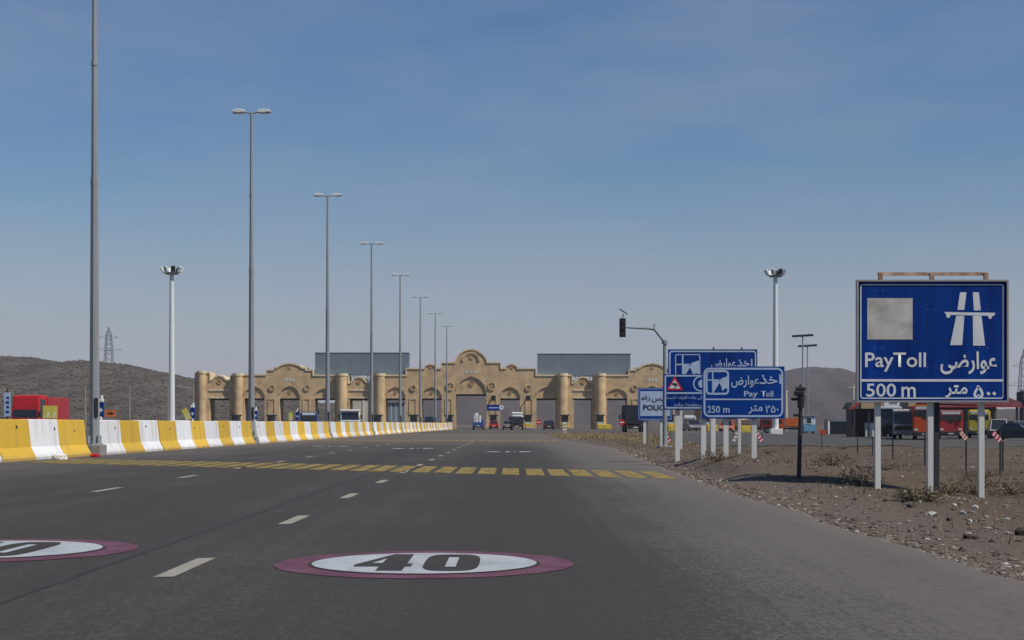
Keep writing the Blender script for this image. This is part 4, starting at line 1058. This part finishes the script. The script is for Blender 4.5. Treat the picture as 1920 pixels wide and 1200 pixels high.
def lorry(loc, rz, m, lab, boxm=None, W=1.2, cabh=2.7, boxh=3.1, L=7.0, visor=None, flat=False, lowbed=.95, ws=None):
    """a lorry: cab with screen, grille, lights and mirrors; optional box, canvas or dropside body"""
    t = thing('lorry', lab, 'lorry', loc, rz); h = L / 2; cl = 1.9
    mb = MB().prism_x([(-h, .5), (-h + .02, 1.35), (-h + .28, cabh - .1), (-h + .5, cabh), (-h + cl, cabh), (-h + cl, .55)], -W + .04, W - .04)
    bmesh.ops.bevel(mb.bm, geom=mb.bm.edges[:], offset=.07, segments=2, affect='EDGES'); mb.build('cab', m, t, True)
    w0, w1 = ws or (1.42, cabh - .24); sl = .26 / (cabh - 1.45)
    MB().quad([(-W + .16, -h + .012 + (w0 - 1.35) * sl, w0), (W - .16, -h + .012 + (w0 - 1.35) * sl, w0), (W - .2, -h + .012 + (w1 - 1.35) * sl, w1), (-W + .2, -h + .012 + (w1 - 1.35) * sl, w1)]).build('windscreen', M_glass, t)
    for s_ in (-1, 1):
        MB().box(min(s_ * (W - .045), s_ * (W - .03)), max(s_ * (W - .045), s_ * (W - .03)), -h + .45, -h + cl - .35, 1.45, cabh - .35).build('side_window', M_glass, t)
        MB().box(s_ * (W + .12) - .09, s_ * (W + .12) + .09, -h + .0, -h + .08, 1.55, 2.05, .02).build('mirror', M_black, t)
        MB().bar((s_ * (W - .03), -h + .1, 2.0), (s_ * (W + .12), -h + .04, 1.95), .03).build('mirror_arm', M_black, t)
    MB().box(-W + .25, W - .25, -h - .025, -h + .05, .85, 1.25, .02).build('grille', M_black, t)
    MB().box(-W + .02, W - .02, -h - .12, -h + .2, .42, .78, .04).build('front_bumper', m, t)
    lights(t, W - .3, -h - .115, .62, M_lightw, .15)
    if visor: MB().box(-W + .05, W - .05, -h - .1, -h + .5, cabh - .12, cabh + .12, .06).build('roof_visor', visor, t)
    MB().box(-.45, .45, -h + .3, h - .05, .55, .85).build('chassis', M_black, t)
    if boxm:
        y0 = -h + cl + .12
        if flat:
            MB().box(-W, W, y0, h, .9, 1.05).build('load_bed', M_dark, t)
            MB().box(-W, W, y0, y0 + .06, 1.05, boxh).box(-W, W, h - .06, h, 1.05, boxh).box(-W, -W + .06, y0 + .06, h - .06, 1.05, boxh).box(W - .06, W, y0 + .06, h - .06, 1.05, boxh).build('dropsides', boxm, t)
        else:
            b_ = MB().box(-W, W, y0, h, lowbed, boxh, .05).build('cargo_box', boxm, t)
            for k in range(1, 5): yy = y0 + (h - y0) * k / 5; MB().box(-W - .015, -W, yy - .03, yy + .03, lowbed + .05, boxh - .05).box(W, W + .015, yy - .03, yy + .03, lowbed + .05, boxh - .05).build('box_rib', boxm, b_)
            MB().box(-.02, .02, h, h + .02, lowbed + .06, boxh - .06).build('door_seam', M_black, b_)
    lights(t, W - .25, h + .01, .75, M_lightred, .12, 'tail_light', .04)
    MB().box(-W + .05, W - .05, h - .12, h - .02, .5, .68).build('rear_bumper', M_dark, t); MB().box(-.26, .26, h - .01, h + .02, .52, .64).build('number_plate', M_plate, t)
    wheels(t, W - .02, (-h + 1.0, h - 1.5), .48, .3)
    if L > 8: wheels(t, W - .02, (h - 2.6,), .48, .3)
    return t
def bus(loc, rz, m, lab, W=1.25, H=3.2, L=10.0, band=None, sill=1.35):
    t = thing('bus', lab, 'bus', loc, rz); h = L / 2
    mb = MB().box(-W, W, -h, h, .38, H, .0); bmesh.ops.bevel(mb.bm, geom=mb.bm.edges[:], offset=.16, segments=3, affect='EDGES'); mb.build('body', m, t, True)
    MB().box(-W + .14, W - .14, -h - .015, -h + .05, sill, H - .55, .02).build('windscreen', M_glass, t)
    MB().prism_y([(-.34, sill - .01), (.34, sill - .01), (0, sill - .3)], -h - .02, -h + .02).build('nose_panel', M_black, t)
    MB().box(-W + .3, W - .3, -h - .02, -h + .03, H - .45, H - .22, .01).build('destination_panel', M_signw, t)
    if band: MB().box(-W + .1, W - .1, -h - .012, -h + .02, H - .17, H - .1).build('stripe', band, t)
    for s_ in (-1, 1):
        for k in range(6):
            y = -h + .9 + k * (L - 1.6) / 6; x = s_ * W
            MB().box(min(x, x + s_ * .012), max(x, x + s_ * .012), y, y + (L - 1.6) / 6 - .12, 1.5, H - .6).build('side_window', M_glass, t)
        MB().box(s_ * (W + .16) - .09, s_ * (W + .16) + .09, -h - .25, -h - .15, 2.2, 2.75, .02).build('mirror', M_black, t)
        MB().bar((s_ * (W - .1), -h + .05, 2.8), (s_ * (W + .16), -h - .2, 2.7), .04).build('mirror_arm', M_black, t)
    MB().box(-W + .05, W - .05, -h - .06, -h + .1, .36, .72, .04).build('front_bumper', M_dark, t)
    lights(t, W - .32, -h - .01, .92, M_lightw, .17); lights(t, W - .2, h - .02, 1.0, M_lightred, .13, 'tail_light', .04)
    MB().box(-.26, .26, -h - .075, -h - .062, .46, .58).build('number_plate', M_plate, t)
    wheels(t, W - .01, (-h + 2.2, h - 2.6), .48, .28)
    return t
def pickup(loc, rz, m, lab, load=None):
    t = thing('pickup', lab, 'pickup', loc, rz); W, h = .85, 2.3
    mb = MB().prism_x([(-h, .4), (-h, .85), (-h + 1.2, .98), (-h + 2.2, .98), (-h + 2.2, .35)], -W, W); bmesh.ops.bevel(mb.bm, geom=mb.bm.edges[:], offset=.05, segments=2, affect='EDGES'); mb.build('bonnet', m, t, True)
    tapered(MB(), W - .04, W - .15, (-h + 1.0, -h + 2.2, .96), (-h + 1.4, -h + 2.15, 1.62)).build('cab_glass', M_glass, t)
    MB().box(-W + .12, W - .12, -h + 1.35, -h + 2.2, 1.6, 1.7, .03).build('cab_roof', m, t)
    MB().box(-W + .02, W - .02, -h + 2.12, -h + 2.22, .9, 1.62).build('cab_back', m, t)
    MB().box(-W, W, -h + 2.3, h, .55, .7).box(-W, W, -h + 2.3, -h + 2.36, .7, 1.2).box(-W, W, h - .06, h, .7, 1.2).box(-W, -W + .05, -h + 2.36, h - .06, .7, 1.2).box(W - .05, W, -h + 2.36, h - .06, .7, 1.2).build('load_bed', m, t)
    lights(t, W - .2, -h, .65, M_lightw, .13); lights(t, W - .12, h, .85, M_lightred, .09, 'tail_light', .03)
    MB().box(-W, W, -h - .08, -h + .05, .35, .5, .03).build('front_bumper', M_white, t); MB().box(-.25, .25, h + .001, h + .02, .58, .69).build('number_plate', M_plate, t)
    MB().box(-W + .05, W - .05, h - .2, h + .06, .38, .5, .02).build('rear_bumper', M_dark, t)
    wheels(t, W, (-h + .75, h - .95), .34)
    return t
PI = math.pi
def at(px, D, z=None): q = S(px, 800, D); return (q.x, D, ground(q.x, D) if z is None else z)
# beyond the barrier
lorry(at(76, 134), R(-8), M_red, 'bright red lorry with red cargo box beyond the striped barrier under the hill', M_redd, W=1.25, cabh=3.45, boxh=3.3, L=6.2, lowbed=.9, ws=(1.5, 2.2))
lorry(at(655, 184), R(8), M_carw, 'white lorry with pale roof visor behind the barrier before the toll gate', M_cream, W=1.2, cabh=2.55, boxh=2.7, L=6.5, visor=M_carw)
bus(at(580, 200), R(6), M_carb, 'dark blue minibus with pale roof behind the barrier', W=1.12, H=2.55, L=5.6, band=M_cream)
car(at(805, 246), R(4), M_carb, 'small blue van-like car behind the far end of the striped barrier', W=.9, H=2.1, L=4.2, hatch=True)
# on the plaza
pickup(at(897, 236), PI, M_carb, 'blue pickup with a white crate load heading for the centre arch')
c_ = at(896, 237.6); t = thing('crate_load', 'tall white crate carried on the bed of the blue pickup', 'crate', (c_[0], c_[1] - 2.6, .72))
MB().box(-.55, .55, -.75, .75, .0, 1.5, .04).build('crate', M_white, t); MB().box(-.4, .1, -.5, .5, 1.5, 1.85, .08).build('bundle', M_white, t)
for k in (-.3, .2): MB().box(k - .03, k + .03, -.77, .77, .02, 1.52).build('strap', M_dark, t)
car(at(926, 262), PI, M_red, 'red car queuing before the centre pier of the toll gate', W=.8, L=4.0)
lorry(at(969, 240), PI, M_carw, 'white-topped lorry with dark tailboard entering the bay right of the centre arch', M_dark, W=1.05, cabh=2.3, boxh=2.0, L=6.0)
c_ = at(969, 240); t = thing('sack_load', 'white sacks stacked on top of the lorry entering the bay by the centre arch', 'sacks', (c_[0], c_[1] - .6, 2.0))
for z, w in ((0, .75), (.42, .85)): MB().box(-w, w, -1.6, 1.6, z, z + .36, .12).build('sack_row', M_white, t)
car(at(952, 250), PI, M_carg, 'dark grey car queuing beside the white-topped lorry', W=.85)
car(at(1029, 245), PI, M_cardk, 'black car waiting between the no-entry sign and the hazard marker', W=.88, H=1.5)
lorry(at(1187, 178), PI, M_dark, 'dark lorry with tall canvas-covered box beside the POLICE sign', M_teal, W=1.2, cabh=2.4, boxh=3.15, L=7.2)
car(at(1299, 205), R(8), M_carg, 'grey saloon car seen under the warning board', W=.95, H=1.55)
bus(at(1290, 250), R(0), M_carw, 'white van parked behind the grey saloon car', W=1.0, H=2.5, L=5.2)
car(at(1363, 200), R(-12), M_orange, 'faded orange car seen under the 250 m sign', W=.88, H=1.55, hatch=True)
lorry(at(1412, 230), R(70), M_redd, 'brown-red lorry side-on behind the blue sign cluster', M_rust, W=1.1, cabh=2.3, boxh=2.0, L=6.5, flat=True)
lorry(at(1488, 232), R(-100), M_orangeb, 'orange tipper lorry parked left of the guard booth', M_orange, W=1.15, cabh=2.4, boxh=2.35, L=6.6, flat=True)
# lorry park on the right
lorry(at(1668, 152), R(-14), M_dark, 'black lorry tractor with chrome parts parked under the shop canopy', M_black, W=1.2, cabh=3.0, boxh=2.6, L=7.0, visor=M_carw)
lorry(at(1697, 147), R(-15), M_carg, 'grey lorry cab with white trim parked beside the orange bus', M_dark, W=1.15, cabh=2.7, boxh=2.3, L=6.4, visor=M_white)
bus(at(1734, 141), R(-15), M_orangeb, 'orange-red bus parked behind the middle post of the big sign', W=1.1, H=3.2, L=9, band=M_yellowp, sill=2.1)
bus(at(1780, 147), R(-13), M_redd, 'dull red bus parked between the orange bus and the yellow bus', W=1.15, H=2.8, L=6, band=M_signw, sill=1.75)
bus(at(1836, 158), R(-17), M_yellowv, 'yellow bus with dark windscreen parked under the maroon roof', W=1.1, H=2.9, L=8, sill=1.85)
car(at(1872, 152), R(-12), M_carw, 'white tall car parked beside the yellow bus', W=.9, H=1.9, hatch=True)
car(at(1897, 162), R(-60), M_carg, 'silver car parked behind the dark blue car', W=.9, H=1.75, hatch=True)
car(at(1905, 132), R(62), M_cardk, 'dark blue car parked at the edge of the lorry park', W=.9, H=1.5)

# ------------------------------------------------------------------ lane-end markers, barriers
def no_entry(px, D, lab):
    t = thing('no_entry_sign', lab, 'sign', at(px, D))
    MB().tube((0, 0, 0), (0, 0, 1.0), .035).build('post', M_galv, t)
    d = MB().tube((0, -.03, 1.15), (0, -.01, 1.15), .34, .34, 24).build('disc', M_red, t); MB().box(-.24, .24, -.04, -.031, 1.09, 1.21).build('white_bar', M_signw, d)
no_entry(1010, 190, 'round red no-entry sign with white bar standing in the plaza')
no_entry(1166, 170, 'round red no-entry sign beside the dark canvas lorry')
def delineator(px, pbase, D, w, h, z0, tilt, c1, c2, lab, postm=None, group=None):
    b = G(px, pbase) if D is None else Vector(at(px, D))
    t = thing('delineator', lab, 'delineator', b, group=group)
    MB().box(-.022, .022, .012, .056, -.2, z0 + h * .9).build('post', postm or M_dark, t)
    mt = Matrix.Translation((0, 0, z0)) @ Matrix.Rotation(R(tilt), 4, 'Y')
    p = MB().box(-w / 2, w / 2, -.02, .01, 0, h, 0, mt).build('board', c1, t)
    n = 3
    for k in range(n):
        za = h * (k + .15) / n; dz = h / n * .45
        mb = MB().prism_y([(-w / 2 + .004, za), (w / 2 - .004, za + dz * .6), (w / 2 - .004, min(h, za + dz * 1.6)), (-w / 2 + .004, za + dz)], -.028, -.021); bmesh.ops.transform(mb.bm, matrix=mt, verts=mb.bm.verts[:]); mb.build('stripe', c2, p)
delineator(1059, 813, 150, .38, .95, .1, 0, M_white, M_tan, 'upright cream hazard marker with diagonal stripes at the lane split')
delineator(1256, 820, 108, .26, .78, .1, -25, M_red, M_signw, 'leaning red and white striped marker below the warning board')
delineator(1375, 818, 112, .26, .80, .1, 24, M_rust, M_signw, 'leaning rusty striped marker below the 250 m sign')
delineator(1429, 818, 112, .26, .80, .1, -30, M_red, M_signw, 'leaning red and white striped marker right of the 250 m sign')
delineator(1541, 842, None, .34, .30, .85, 20, M_orange, M_redd, 'small orange marker on a dark post beside the guard booth')
delineator(1812, 882, None, .13, .30, .95, -38, M_orange, M_signw, 'orange and white marker on a thin post below the yellow bus')
delineator(1876, 888, None, .14, .36, .95, -40, M_red, M_signw, 'red and white marker on a thin post below the dark blue car')
def thin_post(px, pt, pb, lab):
    b = G(px, pb); k = b.y / FPX
    t = thing('fence_post', lab, 'post', b, group='thin dark posts at the edge of the lorry park')
    MB().box(-.025, .025, -.025, .025, -.2, (pb - pt) * k, .004).build('shaft', M_dark, t)
    MB().box(-.032, .032, -.032, .032, (pb - pt) * k, (pb - pt) * k + .03).build('cap', M_dark, t)
for px, pt, pb, l_ in ((1608, 812, 850, 'left of the first white post'), (1674, 826, 862, 'between the first and middle white posts'), (1734, 812, 872, 'just left of the middle white post'), (1880, 830, 886, 'beside the red and white marker'), (1636, 820, 852, 'close to the first white post')):
    thin_post(px, pt, pb, 'thin dark steel post under the big sign, ' + l_)
def attenuator(px, D, lab):
    t = thing('crash_cushion', lab, 'crash cushion', at(px, D), group='yellow crash cushions before the lanes')
    for k in range(2): MB().box(-.65, .65, k * 1.0, k * 1.0 + .9, .0, .85, .08).build('cushion_cell', M_yellowp, t)
    MB().box(-.3, .3, -.02, .01, .25, .6).build('reflector', M_ylw_sign, t)
for px, D, l_ in ((1127, 262, 'by a round column'), (1139, 262, 'next to the round-column one'), (1262, 190, 'under the warning board'), (1336, 186, 'left under the 250 m sign'), (1399, 182, 'right under the 250 m sign')):
    attenuator(px, D, 'yellow plastic crash cushion before a toll lane, ' + l_)

# ------------------------------------------------------------------ buildings on the right and behind the gate
t = thing('guard_booth', 'small white and blue guard booth with a window and flat roof', 'booth', at(1516, 222))
MB().box(-.85, .85, -.8, .8, .3, 1.3, .03).build('blue_base', M_boothb, t); MB().box(-.86, .86, -.81, .81, 1.3, 2.55, .03).build('wall', M_booth, t)
w_ = MB().box(-.45, .22, -.84, -.8, 1.5, 2.3).build('window', M_boothg, t); MB().box(-.53, -.45, -.86, -.8, 1.42, 2.38).box(.22, .30, -.86, -.8, 1.42, 2.38).box(-.45, .22, -.86, -.8, 2.3, 2.38).box(-.45, .22, -.86, -.8, 1.42, 1.5).build('frame', M_booth, w_)
MB().box(-1.05, 1.05, -1.0, 1.0, 2.55, 2.72, .03).build('roof', M_carg, t)
for sx in (-.7, .7): MB().box(sx - .1, sx + .1, -.7, .7, -.1, .3).build('support', M_conc, t)
t = thing('shed', 'low white-framed open shed with dark inside beside the tan shop', 'shed', at(1577, 210))
MB().box(-1.85, -1.6, -.2, .0, 0, 1.75).box(1.6, 1.85, -.2, .0, 0, 1.75).box(-1.85, 1.85, -.2, 0, 1.75, 2.0).build('frame', M_white, t)
MB().box(-1.8, 1.8, 2.4, 2.6, 0, 1.95).box(-1.8, -1.7, 0, 2.4, 0, 1.95).box(1.7, 1.8, 0, 2.4, 0, 1.95).build('wall', M_carg, t); MB().box(-2.0, 2.0, -.3, 2.7, 2.0, 2.1).build('roof', M_carg, t)
t = thing('shop', 'dark open-fronted shop with tan fascia and sloping gable beside the lorry park', 'shop', at(1632, 168))
MB().box(-2.1, 2.6, 2.5, 2.7, 0, 3.3).box(-2.1, -1.95, 0, 2.5, 0, 3.3).box(2.45, 2.6, 0, 2.5, 0, 3.3).build('wall', M_dark, t)
MB().prism_y([(-2.5, 3.05), (-2.1, 3.8), (-1.5, 4.15), (2.9, 4.2), (2.9, 3.15), (-1.6, 3.1)], -.6, 3.0).build('roof', mat('dull_roof', (.16, .135, .115), .9), t)
MB().box(-1.2, 2.7, -.75, -.6, 3.12, 3.75).build('fascia', M_tan, t)
MB().prism_y([(-2.6, 3.0), (-2.1, 3.0), (-1.3, 3.7), (-1.5, 3.85)], -.78, -.6).build('gable_trim', M_redd, t)
for x in (-1.9, -.3, 1.2, 2.5): MB().box(x - .1, x + .1, -.55, -.35, 0, 3.12).build('column', M_dark, t)
MB().box(-.5, .9, .2, .9, .0, 1.55, .03).build('white_cabinet', M_carw, t)
t = thing('fuel_canopy', 'long maroon sheet roof over the parked buses', 'canopy', at(1812, 185))
MB().prism_y([(-7.4, 4.0), (6.6, 3.6), (6.6, 4.0), (4.6, 4.8), (-7.4, 5.0)], -.5, 9.0).build('roof', M_maroon, t)
MB().box(-7.4, 6.6, -.62, -.5, 3.45, 3.62).build('gutter', M_redd, t)
for k, x in enumerate((-7, -3.5, 0, 3.3, 6.2)): MB().box(x - .12, x + .12, 0, .25, 0, 3.8).build('column', M_dark, t)
MB().box(-7.2, 6.4, 8.6, 8.9, 0, 3.6).build('rear_wall', mat('shop_rear', (.10, .085, .075), .9), t)
t = thing('sign_pylon', 'cluster of white and grey advertising boards above the black lorry', 'sign', at(1686, 160))
for k, (a, b, z0, z1, m_) in enumerate(((-1.6, .2, 3.0, 3.9, M_signw), (.1, .8, 2.9, 4.0, M_boothg), (-.9, -.1, 3.75, 4.3, M_carg), (.9, 1.7, 3.3, 4.3, M_tan))): MB().box(a, b, -.1 - .05 * k, -.06 - .05 * k, z0, z1).build('board', m_, t)
for x in (-1.2, .4, 1.3): MB().tube((x, 0, 0), (x, 0, 4.1), .06).build('post', M_galv, t)
t = thing('water_tower', 'dark round-topped tank tower at the far end of the maroon roof', 'tower', at(1917, 200))
MB().tube((0, 0, 0), (0, 0, 4.4), .35, .35, 12).build('shaft', M_dark, t); MB().tube((0, 0, 4.4), (0, 0, 5.6), .75, .75, 16).build('tank', M_dark, t); MB().tube((0, 0, 5.6), (0, 0, 5.9), .5, .1, 16).build('lid', M_dark, t)
t = thing('toll_office', 'plain cream office block seen through a flat bay of the toll gate', 'building', at(672, 318))
w_ = MB().box(-2.2, 2.4, 0, 6, 0, 6.2).build('wall', M_cream, t); MB().box(-2.4, 2.6, -.2, 6.2, 6.2, 6.5).build('roof', M_brickt, t)
MB().box(.9, 1.2, -.12, -.01, 0, 6.2).build('pilaster', M_white, t); MB().box(-1.6, .2, -.03, .0, 1.0, 2.6).build('window', M_boothg, t)
t = thing('glass_kiosk', 'pale blue glazed kiosk seen through the bay beside the barrier lamps', 'building', at(742, 312))
MB().box(-1.9, 1.9, 0, 4, 0, 5.2).build('glazing', mat('pale_glazing', (.20, .25, .30), .15, spec=.5), t)
for k in range(5): MB().box(-1.9 + .95 * k - .07, -1.9 + .95 * k + .07, -.06, 0, 0, 5.2).build('mullion', M_lampw, t)
MB().box(-2.1, 2.1, -.3, 4.2, 5.2, 5.45).build('roof', M_carg, t)

# ------------------------------------------------------------------ roadside stones, litter, dry shrubs
def stone_mat():
    m = bpy.data.materials.new('roadside_stone'); m.use_nodes = True
    n, l = m.node_tree.nodes, m.node_tree.links; b = n['Principled BSDF']; b.inputs['Roughness'].default_value = .95
    g = n.new('ShaderNodeNewGeometry'); r = n.new('ShaderNodeValToRGB'); e = r.color_ramp.elements
    e[0].position = 0; e[0].color = (.055, .044, .037, 1); e[1].position = 1; e[1].color = (.42, .39, .35, 1)
    for p, c in ((.35, (.11, .083, .066)), (.7, (.165, .13, .105)), (.93, (.22, .185, .155))): k = e.new(p); k.color = (*c, 1)
    l.new(g.outputs['Random Per Island'], r.inputs['Fac']); l.new(r.outputs['Color'], b.inputs['Base Color'])
    return m
M_stone = stone_mat()
OCT = [(1, 0, 0), (-1, 0, 0), (0, 1, 0), (0, -1, 0), (0, 0, 1), (0, 0, -1)]
OF = [(0, 2, 4), (2, 1, 4), (1, 3, 4), (3, 0, 4), (2, 0, 5), (1, 2, 5), (3, 1, 5), (0, 3, 5)]
rg = random.Random(11); V, F = [], []
def add_stone(x, y, s):
    z = ground(x, y) - .03; k = len(V); a = rg.uniform(0, 6.3); ca, sa = math.cos(a), math.sin(a)
    sx, sy, sz = s * rg.uniform(.7, 1.4), s * rg.uniform(.7, 1.3), s * rg.uniform(.4, .8)
    for p in OCT:
        q = [p[0] * sx * rg.uniform(.8, 1.2) + rg.uniform(-.2, .2) * s, p[1] * sy * rg.uniform(.8, 1.2) + rg.uniform(-.2, .2) * s, p[2] * sz]
        V.append((x + q[0] * ca - q[1] * sa, y + q[0] * sa + q[1] * ca, z + sz * .3 + q[2]))
    F.extend([tuple(i + k for i in f) for f in OF])
for _ in range(13000):
    y = 7.5 + 60 * rg.random() ** 1.7; e = road_edge(y)
    x = e + .03 + abs(rg.gauss(0, 1)) * (1.4 + y * .10)
    if rg.random() < .35: x = e + abs(rg.gauss(0, .3))
    if x < e: continue
    add_stone(x, y, rg.choice((.004, .006, .006, .008, .008, .011, .016, .024)) * rg.uniform(.8, 1.5) * (1 + y * .012))
for _ in range(500):
    y = rg.uniform(45, 105); add_stone(road_edge(y) + rg.uniform(.3, 22), y, rg.uniform(.03, .10))
me = bpy.data.meshes.new('gravel'); me.from_pydata(V, [], F); me.materials.append(M_stone); kind(tag(link('gravel', me), 'loose stones and gravel spread over the dirt verge', 'gravel'), 'stuff')

ROCKS = [(1747, 962, .075, 'w'), (1805, 960, .06, 'w'), (1828, 950, .07, 'w'), (1822, 958, .06, 'g'), (1694, 938, .06, 'b'), (1660, 936, .05, 'b'), (1708, 947, .09, 'b'), (1690, 892, .045, 'w'), (1696, 922, .06, 'w'), (1630, 927, .04, 'w'),
         (1818, 1004, .075, 'b'), (1832, 1005, .055, 'b'), (1888, 970, .05, 'w'), (1890, 996, .05, 'w'), (1818, 974, .05, 'w'), (1579, 876, .05, 'w'), (1912, 998, .09, 'b'), (1600, 984, .045, 'b'), (1584, 968, .04, 'b'), (1724, 938, .05, 'w'),
         (1850, 966, .04, 'w'), (1779, 972, .06, 'b'), (1800, 942, .06, 'g'), (1790, 944, .05, 'w'), (1870, 908, .06, 'w'), (1540, 940, .04, 'b')]
names = {'w': ('pale stone lying on the dirt verge below the big PayToll sign', 'pale stones on the verge'), 'b': ('dark brown clod of earth lying on the dirt verge', 'dark clods on the verge'), 'g': ('grey angular stone lying on the dirt verge', 'grey stones on the verge')}
RM = {'w': mat('pale_stone', (.40, .38, .34), .9, 0, .2, 8), 'b': mat('dark_clod', (.05, .04, .034), .95, 0, .3, 8), 'g': mat('grey_stone', (.19, .175, .16), .9, 0, .25, 8)}
for px, py, s, c in ROCKS:
    p = G(px, py); mb = MB(); tmp = bmesh.new(); bmesh.ops.create_icosphere(tmp, subdivisions=1, radius=1)
    sc = (s * rg.uniform(.6, .95), s * rg.uniform(.6, .9), s * rg.uniform(.4, .6))
    for v in tmp.verts: v.co = Vector((v.co.x * sc[0], v.co.y * sc[1], v.co.z * sc[2] + sc[2] * .5)) * rg.uniform(.8, 1.2)
    mb._merge(tmp); o = mb.build('rock', RM[c]); o.location = (p.x, p.y, p.z - .03); o.rotation_euler = (0, 0, rg.uniform(0, 6)); tag(o, names[c][0], 'stone', names[c][1])

def shrub(px, py, r, h, lab, n=420):
    p = G(px, py); t = thing('dry_shrub', lab, 'shrub', (p.x, p.y, p.z - .04), group='dry shrubs on the verge')
    tw = MB(); lv = MB()
    for k in range(26):
        a, q = rg.uniform(0, 6.28), rg.uniform(.2, 1.0)
        e = Vector((math.cos(a) * r * q, math.sin(a) * r * q, h * rg.uniform(.5, 1) * (1 - .35 * q))); m_ = e * .5 + Vector((rg.uniform(-.1, .1) * r, rg.uniform(-.1, .1) * r, .05 * h))
        tw.tube((0, 0, 0), m_, .008, .006, 4, False).tube(m_, e, .006, .003, 4, False)
    for k in range(n):
        a, q = rg.uniform(0, 6.28), rg.random() ** .5; c = Vector((math.cos(a) * r * q, math.sin(a) * r * q, h * (rg.random() ** .8) * (1 - .6 * q * q) + .01))
        d = Vector((rg.gauss(0, 1), rg.gauss(0, 1), rg.gauss(.6, .8))).normalized(); l_ = rg.uniform(.03, .085) * (h / .4) ** .5; w = d.cross(Vector((rg.gauss(0, 1), rg.gauss(0, 1), rg.gauss(0, 1)))).normalized() * l_ * .14
        lv.quad([c - w, c + w, c + d * l_ + w * .4, c + d * l_ - w * .4])
    tw.build('stems', M_twig, t); lv.build('foliage', M_brush, t, fix=False)
for px, py, r, h, l_ in ((1612, 908, .42, .36, 'large brown dry shrub left of the first white sign post'), (1828, 925, .55, .42, 'large dark dry shrub beside the right white sign post'), (1742, 936, .26, .22, 'small dry shrub at the foot of the middle white sign post'), (1775, 925, .40, .22, 'low dry shrub right of the middle white sign post'),
                       (1705, 935, .22, .2, 'small dry shrub between the first and middle sign posts'), (1895, 925, .5, .3, 'low dry shrub right of the big sign'), (1560, 870, .5, .3, 'low dry shrub beside the black post'), (1660, 880, .6, .3, 'low dry shrub behind the first sign post'), (1850, 895, .7, .35, 'low dry shrub behind the right sign post'),
                       (1345, 862, .5, .25, 'low dry shrub below the 250 m sign'), (1440, 850, .6, .25, 'low dry shrub right of the 250 m sign posts'), (1580, 842, .9, .35, 'low dry shrub on the bank below the shed')):
    shrub(px, py, r, h, l_)
# short dry grass over the verge
V, F = [], []
for _ in range(6000):
    y = rg.uniform(12, 105) ; x = road_edge(y) + .5 + abs(rg.gauss(0, 1)) * (2.5 + y * .13)
    if noise.noise((x * .45, y * .25, 5)) < .02 or (y > 100 and x > 13): continue
    z = ground(x, y) - .03; h = rg.uniform(.03, .11) * (1 + y * .008); a = rg.uniform(0, 6.28); w = .005 * (1 + y * .03); k = len(V); lx, ly = rg.gauss(0, .5) * h, rg.gauss(0, .5) * h
    V += [(x - math.cos(a) * w, y - math.sin(a) * w, z), (x + math.cos(a) * w, y + math.sin(a) * w, z), (x + lx, y + ly, z + h)]; F.append((k, k + 1, k + 2))
me = bpy.data.meshes.new('dry_grass'); me.from_pydata(V, [], F); me.materials.append(mat('dry_grass_blade', (.20, .155, .085), .95, 0, .4, 2, coord='World')); kind(tag(link('dry_grass', me), 'sparse dry grass over the dirt verge', 'grass'), 'stuff')
V, F = [], []
for _ in range(9000):
    y = rg.uniform(104, 149); x = rg.uniform(3.2, 13 if y > 100 else 20); 
    z = ground(x, y) - .03; h = rg.uniform(.08, .28); a = rg.uniform(0, 6.28); w = .02; k = len(V); lx, ly = rg.gauss(0, .4) * h, rg.gauss(0, .4) * h
    V += [(x - math.cos(a) * w, y - math.sin(a) * w, z), (x + math.cos(a) * w, y + math.sin(a) * w, z), (x + lx, y + ly, z + h)]; F.append((k, k + 1, k + 2))
me = bpy.data.meshes.new('straw_grass'); me.from_pydata(V, [], F); me.materials.append(mat('straw_blade', (.30, .235, .12), .95, 0, .3, 1, coord='World')); kind(tag(link('straw_grass', me), 'straw-coloured dry grass strip before the toll plaza', 'grass'), 'stuff')
# litter at the foot of the barrier
def litter(px, py, m, s, lab):
    p = G(px, py); mb = MB(); tmp = bmesh.new(); bmesh.ops.create_icosphere(tmp, subdivisions=2, radius=1)
    for v in tmp.verts: v.co = v.co * (1 + .45 * noise.noise(v.co * 2.3 + Vector((px, 0, 0)))); v.co = Vector((v.co.x * s, v.co.y * s * .6, max(0, v.co.z * s * .5 + s * .3)))
    mb._merge(tmp); o = mb.build('litter', m); o.location = (p.x, p.y, 0); tag(o, lab, 'litter')
litter(112, 862, M_white, .22, 'crumpled white plastic bag at the foot of a white barrier segment')
litter(178, 857, M_red, .14, 'crumpled red plastic scrap at the foot of the first lamp pole')

# ------------------------------------------------------------------ thin dust haze round the whole place
hm_ = bpy.data.materials.new('dust_haze'); hm_.use_nodes = True
hn = hm_.node_tree.nodes
for q in list(hn):
    if q.type != 'OUTPUT_MATERIAL': hn.remove(q)
pv = hn.new('ShaderNodeVolumePrincipled'); pv.inputs['Color'].default_value = (.86, .90, .97, 1); pv.inputs['Density'].default_value = .00012; pv.inputs['Anisotropy'].default_value = 0.0
hm_.node_tree.links.new(pv.outputs['Volume'], [q for q in hn if q.type == 'OUTPUT_MATERIAL'][0].inputs['Volume'])
hb = MB().box(-3600, 3600, -600, 4700, -12, 85).build('haze', hm_); hb['kind'] = 'stuff'; hb['label'] = 'thin pale dust haze in the air over the plain'; hb['category'] = 'haze'
